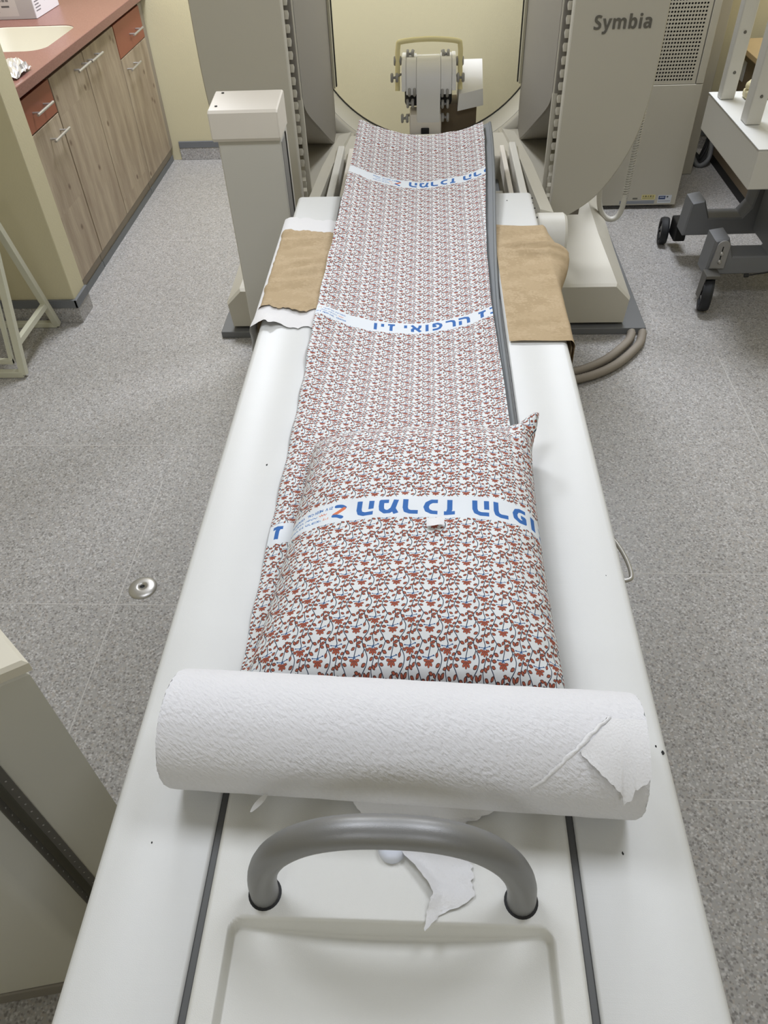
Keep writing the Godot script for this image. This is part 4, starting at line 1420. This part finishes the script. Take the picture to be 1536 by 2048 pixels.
	part("box_body", bx(V(-2.22, 0.901, -4.53), V(-1.904, 1.10, -4.222), 0.002), mat(col(206, 202, 206), 0.6), bxo)
	var fp := Pic.new(256, 128, col(176, 172, 176), false)
	fp.rect(90, 30, 190, 120, col(196, 192, 194))
	for i in 16:
		if (i * 7) % 5 != 0: fp.rect(118 + i * 3, 62, 120 + i * 3, 82, col(60, 58, 62))
	fp.rect(128, 92, 160, 97, col(90, 88, 92)); fp.rect(100, 38, 130, 42, col(120, 118, 122)); fp.rect(100, 106, 116, 110, col(130, 128, 132))
	fp.line([Vector2(0, 20), Vector2(60, 74)], 1.2, col(120, 116, 122)); fp.rect(0, 86, 12, 110, col(120, 118, 124))
	var fm := StandardMaterial3D.new(); fm.albedo_texture = fp.tex(); fm.roughness = 0.6
	var fq := G.new()
	fq.quad(V(-2.22, 0.902, -4.2212), V(-1.906, 0.902, -4.2212), V(-1.906, 1.10, -4.2212), V(-2.22, 1.10, -4.2212), V(0, 0, 1), [Vector2(0, 1), Vector2(1, 1), Vector2(1, 0), Vector2(0, 0)])
	part("printed_front", fq, fm, bxo)
	var rp := Pic.new(256, 160, col(226, 224, 228), false)
	rp.line([Vector2(10, 30), Vector2(120, 120)], 1.6, col(130, 126, 134)); rp.line([Vector2(60, 60), Vector2(230, 10)], 1.6, col(150, 146, 152)); rp.line([Vector2(120, 120), Vector2(240, 60)], 1.2, col(160, 156, 162))
	for i in 5: rp.rect(14, 96 + i * 10, 50 + (i * 13) % 20, 100 + i * 10, col(120, 118, 124))
	var rm := StandardMaterial3D.new(); rm.albedo_texture = rp.tex(); rm.roughness = 0.6
	var rq := G.new()
	rq.quad(V(-1.9032, 0.902, -4.224), V(-1.9032, 0.902, -4.528), V(-1.9032, 1.10, -4.528), V(-1.9032, 1.10, -4.224), V(1, 0, 0), [Vector2(0, 1), Vector2(1, 1), Vector2(1, 0), Vector2(0, 0)])
	part("printed_side", rq, rm, bxo)
	# crumpled foil
	var fo := thing("crumpled_foil", V(-1.62, 0.9, -3.22), "crumpled piece of silver foil on the worktop beside the wall stub", "foil")
	var fg := G.new()
	var r := RandomNumberGenerator.new(); r.seed = 4
	var L := []
	for i in 15:
		var row := []
		for j in 13:
			var p := Vector2(i / 14.0 - 0.5, j / 12.0 - 0.5)
			var ed: float = 1.0 - max(abs(p.x), abs(p.y)) * 2.0
			row.append(V(-1.632 + p.x * 0.10 + r.randf_range(-0.004, 0.004), 0.9045 + smoothstep(0.0, 0.5, ed) * 0.032 + r.randf_range(0, 0.013), -3.27 + p.y * 0.16 + 0.05 * p.x + r.randf_range(-0.005, 0.005)))
		L.append(row)
	for i in 14:
		for j in 12:
			fg.fquad(L[i][j], L[i + 1][j], L[i + 1][j + 1], L[i + 1][j + 1], V(-1.62, 0.5, -3.22))
			fg.fquad(L[i][j], L[i + 1][j + 1], L[i][j + 1], L[i][j + 1], V(-1.62, 0.5, -3.22))
	part("foil", fg, mat(col(222, 220, 222), 0.32, 0.75), fo)

func rrect(an: float, hx: float, hy: float, r: float) -> Vector2:
	var d := Vector2(cos(an), sin(an))
	var k: float = min(hx / max(abs(d.x), 1e-6), hy / max(abs(d.y), 1e-6))
	var p := d * k
	# pull in at the rounded corner by stepping along the ray
	var lo := 0.0; var hi := k
	for i in 18:
		var mid := (lo + hi) * 0.5
		var q := (d * mid).abs() - Vector2(hx - r, hy - r)
		var sd: float = Vector2(max(q.x, 0), max(q.y, 0)).length() + min(max(q.x, q.y), 0.0) - r
		if sd > 0: hi = mid
		else: lo = mid
	return d * lo

# ---------------------------------------------------------------- cart on the right
func wheel(o: Node, c: Vector3, r: float, yaw: float, w: float):
	var g := G.new()
	var axd := V(cos(yaw), 0, sin(yaw))
	g.lathe([Vector2(r * 0.72, -w * 0.45), Vector2(r * 0.94, -w * 0.5), Vector2(r, -w * 0.25), Vector2(r, w * 0.25), Vector2(r * 0.94, w * 0.5), Vector2(r * 0.72, w * 0.45), Vector2(r * 0.72, -w * 0.45)], c, axd, 32)
	var t := part("tyre", g, M.rubber, o)
	var h := G.new()
	h.lathe([Vector2(0, -w * 0.30), Vector2(r * 0.3, -w * 0.42), Vector2(r * 0.4, -w * 0.25), Vector2(r * 0.73, -w * 0.25), Vector2(r * 0.73, w * 0.25), Vector2(r * 0.4, w * 0.25), Vector2(r * 0.3, w * 0.42), Vector2(0, w * 0.30)], c, axd, 28)
	part("hub", h, M.ring_grey, t)
	var b := G.new()
	b.tube([c - axd * w * 0.62, c + axd * w * 0.62], r * 0.14, 10)
	part("axle", b, M.black, t)

func cart():
	var o := thing("collimator_cart", V(1.5, 0, -3.25), "white and grey wheeled equipment cart with two square posts", "cart")
	var x0 := 1.19; var x1 := 1.80
	part("tray_box", bx(V(x0, 0.545, -3.535), V(x1, 0.685, -2.865), 0.006), M.lightgrey, o)
	part("tray_top", bx(V(x0 - 0.001, 0.6855, -3.536), V(x1, 0.690, -2.864), 0.0015), M.white, o)
	part("post", bx(V(1.205, 0.69, -3.475), V(1.262, 1.75, -3.425), 0.006), M.lightgrey, o)
	part("post", bx(V(1.215, 0.69, -3.185), V(1.272, 1.75, -3.115), 0.006), M.lightgrey, o)
	for q in [[-3.4245, 1.235], [-3.1145, 1.245]]:
		for y in [0.79, 0.93]:
			var s := G.new()
			s.lathe([Vector2(0, 0), Vector2(0.006, 0), Vector2(0.005, 0.003), Vector2(0, 0.003)], V(q[1], y, q[0]), V(0, 0, 1), 12)
			part("bolt", s, M.dull_steel, o)
	# lower frame: two cross beams with raised ends, an upright web
	for z in [-3.435, -3.06]:
		var poly := PackedVector2Array([Vector2(1.175, 0.135), Vector2(1.185, 0.285), Vector2(1.24, 0.295), Vector2(1.275, 0.215), Vector2(1.42, 0.215), Vector2(1.45, 0.26), Vector2(1.47, 0.54), Vector2(1.62, 0.54), Vector2(1.64, 0.14)])
		var g := G.new()
		g.prism(poly, z - 0.055, z + 0.055, 0.006, 20.0)
		part("cross_beam", g, M.cart_grey, o)
	part("web", bx(V(1.48, 0.16, -3.38), V(1.56, 0.50, -3.115), 0.006), M.cart_grey, o)
	part("lower_box", bx(V(1.36, 0.42, -3.0), V(1.78, 0.545, -2.84), 0.02), M.lightgrey, o)
	# castors
	wheel(o, V(1.155, 0.0625, -3.60), 0.0625, 0.15, 0.036)
	part("castor_fork", bx(V(1.18, 0.05, -3.60), V(1.235, 0.14, -3.50), 0.008), M.black, o)
	wheel(o, V(1.19, 0.0725, -2.965), 0.0725, 0.25, 0.042)
	var fk := G.new()
	fk.loft([[V(1.155, 0.06, -2.94), V(1.160, 0.06, -2.945), V(1.160, 0.06, -2.99), V(1.155, 0.06, -2.985)], [V(1.163, 0.165, -2.935), V(1.169, 0.165, -2.94), V(1.169, 0.165, -3.0), V(1.163, 0.165, -2.995)]])
	fk.box(V(1.163, 0.150, -3.0), V(1.222, 0.166, -2.935), 0.003)
	part("castor_fork", fk, M.dull_steel, o)
	# slotted plate with bolts on the near beam end
	var pl := G.new()
	var pp := PackedVector2Array()
	for k in 13: pp.append(Vector2(1.222 + 0.026 * cos(PI * k / 12.0), 0.262 + 0.026 * sin(PI * k / 12.0)))
	pp.append(Vector2(1.188, 0.168)); pp.append(Vector2(1.246, 0.168))
	pl.prism(pp, -3.004, -2.996, 0.001, 30.0)
	var pa := part("lock_plate", pl, M.ring_grey, o)
	for y in [0.20, 0.235]:
		var s := G.new()
		s.lathe([Vector2(0, 0), Vector2(0.009, 0), Vector2(0.009, 0.004), Vector2(0.005, 0.009), Vector2(0, 0.009)], V(1.220, y, -2.996), V(0, 0, 1), 12)
		part("bolt", s, M.steel, pa)
	part("slot", bx(V(1.2175, 0.192, -2.9962), V(1.2225, 0.264, -2.9955), 0.0003), M.black, pa)
	# cream collimator locks lying on the tray
	var cr := mat(col(224, 214, 174), 0.5)
	for q in [[1.36, -3.44, 0.2], [1.44, -3.22, 0.15], [1.45, -3.05, 0.1]]:
		var k := thing("locking_bar", V(q[0], 0.69, q[1]), "cream moulded locking bar lying on the cart tray", "clamp", "locking bars on the cart tray")
		part("bar", bx(V(q[0] - 0.06, 0.6905, q[1] - 0.03), V(q[0] + 0.26, 0.725, q[1] + 0.03), 0.012), cr, k)
		var g := G.new()
		g.lathe([Vector2(0, 0), Vector2(0.022, 0), Vector2(0.026, 0.006), Vector2(0.024, 0.02), Vector2(0.012, 0.032), Vector2(0, 0.034)], V(q[0] - 0.035, 0.7255, q[1]), V(0, 1, 0), 16, true)
		part("knob", g, cr, k)
		var s := G.new()
		s.lathe([Vector2(0, 0), Vector2(0.007, 0), Vector2(0.007, 0.003), Vector2(0, 0.003)], V(q[0] + 0.03, 0.7252, q[1]), V(0, 1, 0), 10)
		part("screw", s, M.dark, k)
	# thin rod under the cart
	var rd := G.new()
	rd.tube([V(1.33, 0.16, -2.95), V(1.70, 0.20, -2.98)], 0.003, 6)
	rd.lathe([Vector2(0, 0), Vector2(0.008, 0), Vector2(0.008, 0.016), Vector2(0, 0.016)], V(1.32, 0.16, -2.95), V(1, 0, 0), 10)
	part("brake_rod", rd, M.dark, o)

func low_cabinet():
	var o := thing("low_cabinet", V(2.0, 0, -4.25), "low brown cabinet with a tan top standing behind the cart", "cabinet")
	part("carcass", bx(V(1.66, 0.05, -4.68), V(2.3, 0.585, -3.7), 0.003), mat(col(118, 104, 84), 0.6), o)
	part("plinth", bx(V(1.665, 0.0, -4.67), V(2.29, 0.05, -3.71), 0.002), M.black, o)
	part("top", bx(V(1.645, 0.59, -4.70), V(2.32, 0.615, -3.68), 0.003), mat(col(208, 182, 138), 0.5), o)
	part("edge_band", bx(V(1.652, 0.583, -4.69), V(2.31, 0.59, -3.69), 0.001), mat(col(140, 124, 96), 0.5), o)
	part("label_card", bx(V(1.657, 0.47, -4.58), V(1.6602, 0.56, -4.46), 0.0005), mat(col(190, 190, 188), 0.7), o)

# ---------------------------------------------------------------- pale metal frame stand at the left
func stand():
	var o := thing("folding_stand", V(-1.8, 0, -2.66), "pale painted metal A-frame stand in front of the wall stub", "stand")
	for x in [-1.63, -1.98]:
		var g := G.new()
		var bar := func(a: Vector3, b: Vector3, w: float):
			var d := (b - a).normalized()
			var sidev := V(1, 0, 0)
			var nn := d.cross(sidev).normalized()
			var l0 := []; var l1 := []
			for q in [[-1, -1], [1, -1], [1, 1], [-1, 1]]:
				l0.append(a + sidev * w * q[0] + nn * w * q[1]); l1.append(b + sidev * w * q[0] + nn * w * q[1])
			g.loft([l0, l1])
		bar.call(V(x, 0.012, -2.487), V(x, 0.62, -2.69), 0.013)
		bar.call(V(x, 0.012, -2.872), V(x, 0.62, -2.69), 0.013)
		bar.call(V(x, 0.13, -2.53), V(x, 0.13, -2.83), 0.011)
		part("side_frame", g, M.pale_frame, o)
	part("foot_rail", bx(V(-1.98, 0.001, -2.502), V(-1.63, 0.028, -2.475), 0.003), M.pale_frame, o)
	part("foot_rail", bx(V(-1.98, 0.001, -2.886), V(-1.63, 0.026, -2.860), 0.003), M.pale_frame, o)
	part("top_bar", bx(V(-1.99, 0.60, -2.71), V(-1.62, 0.64, -2.67), 0.004), M.pale_frame, o)
	var ig := G.new()
	ig.loft([[V(-1.665, 0.05, -2.50), V(-1.68, 0.05, -2.50), V(-1.68, 0.05, -2.515), V(-1.665, 0.05, -2.515)], [V(-1.665, 0.60, -2.675), V(-1.68, 0.60, -2.675), V(-1.68, 0.60, -2.69), V(-1.665, 0.60, -2.69)]])
	part("inner_stile", ig, M.pale_frame, o)
	part("inner_rail", bx(V(-1.97, 0.05, -2.515), V(-1.665, 0.072, -2.50), 0.002), M.pale_frame, o)

# ---------------------------------------------------------------- equipment cabinet at the near left
func near_cabinet():
	var K := Vector2(-0.62, -0.371); var Gp := Vector2(-0.64, -0.47); var C := Vector2(-0.528, -0.536)
	var flip := Transform3D(Basis(V(1, 0, 0), V(0, 0, 1), V(0, 1, 0)), Vector3.ZERO)   # polygon (x, z) pushed up
	var cd := (Vector2(-0.80, -0.335) - K).normalized()
	var o := thing("equipment_cabinet", V(-0.85, 0, -0.42), "grey steel cabinet with rounded corner at the near left of the bed", "cabinet")
	var g := G.new(); g.t = flip
	var poly := PackedVector2Array([Gp, K + Vector2(-0.004, -0.022), K + Vector2(-0.008, -0.010), K + Vector2(-0.018, -0.001) , K + cd * 0.6, Gp + cd * 0.6])
	g.prism(poly, 0.05, 0.862, 0.003, 60.0)
	part("body", g, M.locker, o)
	var b := G.new(); b.t = flip
	var pol2 := PackedVector2Array([Gp, K, K + cd * 0.6, Gp + cd * 0.6])
	b.prism(pol2, 0.0, 0.048, 0.003, 60.0)
	part("base", b, M.taupe_dark, o)
	var e := (Gp - K).normalized()
	for k in [0]:
		var st := G.new(); st.t = flip
		var n := Vector2(-e.y, e.x)
		if n.x < 0: n = -n
		st.prism(PackedVector2Array([Gp - e * 0.014 + n * 0.002, Gp + n * 0.002, Gp + n * 0.0, Gp - e * 0.014]), 0.06, 0.86, 0.0003)
		var s := part("perforated_strip", st, M.dull_steel, o)
		for i in 30:
			var p: Vector2 = Gp - e * 0.006 + n * 0.0022
			var h := G.new()
			h.lathe([Vector2(0, 0), Vector2(0.0016, 0), Vector2(0.0016, 0.0006), Vector2(0, 0.0006)], V(p.x, 0.08 + i * 0.026, p.y), V(n.x, 0, n.y), 8)
			part("rivet", h, M.steel, s)
	var ip := G.new(); ip.t = flip
	ip.prism(PackedVector2Array([Gp + Vector2(-0.040, 0.006), Gp + Vector2(-0.024, -0.042), Gp + Vector2(-0.034, -0.046), Gp + Vector2(-0.050, 0.006)]), 0.0, 0.86, 0.0005)
	part("gap_panel", ip, M.locker, o)
	# second leaf beyond the gap, with a cream top
	var o2 := thing("equipment_cabinet", V(-0.62, 0, -0.62), "grey steel cabinet with cream top beside the bed, behind the rounded one", "cabinet")
	var ad := (C - Gp).normalized()
	var away := Vector2(-ad.y, ad.x)
	if away.y > 0: away = -away
	away = Vector2(-0.75, -0.66).normalized()
	var s0 := Gp + ad * 0.016
	var g2 := G.new(); g2.t = flip
	g2.prism(PackedVector2Array([s0, C, C + away * 0.3, s0 + away * 0.3]), 0.0, 0.862, 0.004, 30.0)
	part("body", g2, M.locker, o2)
	var g3 := G.new(); g3.t = flip
	g3.prism(PackedVector2Array([s0 - away * 0.008 - ad * 0.01, C - away * 0.006 + ad * 0.006, C + away * 0.3 + ad * 0.006, s0 + away * 0.3 - ad * 0.01]), 0.866, 0.892, 0.005, 30.0)
	part("top", g3, mat(col(216, 210, 192), 0.5), o2)
	var nn := Vector2(ad.y, -ad.x)
	if nn.y < 0: nn = -nn
	var st2 := G.new(); st2.t = flip
	st2.prism(PackedVector2Array([s0, s0 + ad * 0.014, s0 + ad * 0.014 + nn * 0.002, s0 + nn * 0.002]), 0.02, 0.86, 0.0003)
	var s2 := part("perforated_strip", st2, M.dull_steel, o2)
	for i in 30:
		var p: Vector2 = s0 + ad * 0.007 + nn * 0.0022
		var h := G.new()
		h.lathe([Vector2(0, 0), Vector2(0.0016, 0), Vector2(0.0016, 0.0006), Vector2(0, 0.0006)], V(p.x, 0.06 + i * 0.026, p.y), V(nn.x, 0, nn.y), 8)
		part("rivet", h, M.steel, s2)

# ---------------------------------------------------------------- hoses, cord, floor disc
func small_things():
	var ribbed := func(called: String, label: String, category: String, group: String, pts: Array, r: float, pitch: float, m: Material):
		var o := thing(called, pts[0] * V(1, 0, 1), label, category, group)
		var c := Curve3D.new()
		for p in spline(pts, 8): c.add_point(p)
		var len_ := c.get_baked_length()
		var n := int(len_ / pitch) * 2
		var path := []; var rad := []
		for i in n + 1:
			path.append(c.sample_baked(len_ * i / n)); rad.append(r * (1.0 if i % 2 == 0 else 0.80))
		var g := G.new()
		g.tube(path, rad, 12)
		part("hose_body", g, m, o)
	var hm := mat(col(150, 141, 128), 0.6)
	ribbed.call("corrugated_hose", "ribbed beige hose curving from base plate corner, outer of the pair", "hose", "hoses under the bed", [V(0.890, 0.022, -2.745), V(0.886, 0.021, -2.725), V(0.850, 0.020, -2.64), V(0.73, 0.020, -2.50), V(0.58, 0.020, -2.415), V(0.36, 0.020, -2.37), V(0.15, 0.020, -2.35)], 0.018, 0.011, hm)
	ribbed.call("corrugated_hose", "ribbed beige hose curving from base plate corner, inner of the pair", "hose", "hoses under the bed", [V(0.845, 0.022, -2.745), V(0.842, 0.021, -2.725), V(0.808, 0.020, -2.66), V(0.70, 0.020, -2.54), V(0.56, 0.020, -2.46), V(0.36, 0.020, -2.42), V(0.15, 0.020, -2.40)], 0.018, 0.011, hm)
	# hand control cord hanging from the right detector head, part coiled
	var o := thing("coiled_cord", V(0.83, 0.25, -3.3), "grey coiled hand control cord hanging beside the lettered detector head", "cord")
	var pts := []
	var n := 900
	for i in n:
		var q := float(i) / n
		var c := V(0.872, 0.80, -3.3).lerp(V(0.862, 0.345, -3.3), q)
		var a := q * TAU * 44.0
		pts.append(c + V(cos(a), 0, sin(a)) * 0.0095)
	var g := G.new()
	g.tube(pts, 0.0035, 6)
	part("coil", g, M.lightgrey, o)
	var g2 := G.new()
	g2.tube(spline([V(0.862, 0.36, -3.3), V(0.857, 0.30, -3.3), V(0.843, 0.265, -3.3), V(0.818, 0.254, -3.3), V(0.79, 0.266, -3.3), V(0.765, 0.30, -3.3), V(0.750, 0.36, -3.3), V(0.746, 0.47, -3.3), V(0.744, 0.62, -3.28)], 6), 0.0115, 10)
	part("cord_end", g2, M.lightgrey, o)
	# floor disc
	var d := thing("floor_socket", V(-0.838, 0, -1.386), "round brushed steel cover with a central hole in the floor", "cover")
	var dg := G.new()
	dg.lathe([Vector2(0.0075, 0.004), Vector2(0.0075, 0.0085), Vector2(0.018, 0.009), Vector2(0.030, 0.0082), Vector2(0.038, 0.0055), Vector2(0.042, 0.002), Vector2(0.0425, 0.0005)], V(-0.838, 0, -1.386), Vector3.UP, 48, true)
	part("disc", dg, M.steel, d)
	var hg := G.new()
	hg.lathe([Vector2(0, 0.0), Vector2(0.0078, 0.0), Vector2(0.0078, 0.004), Vector2(0, 0.004)], V(-0.838, 0.0005, -1.386), Vector3.UP, 20)
	part("hole", hg, M.black, d)
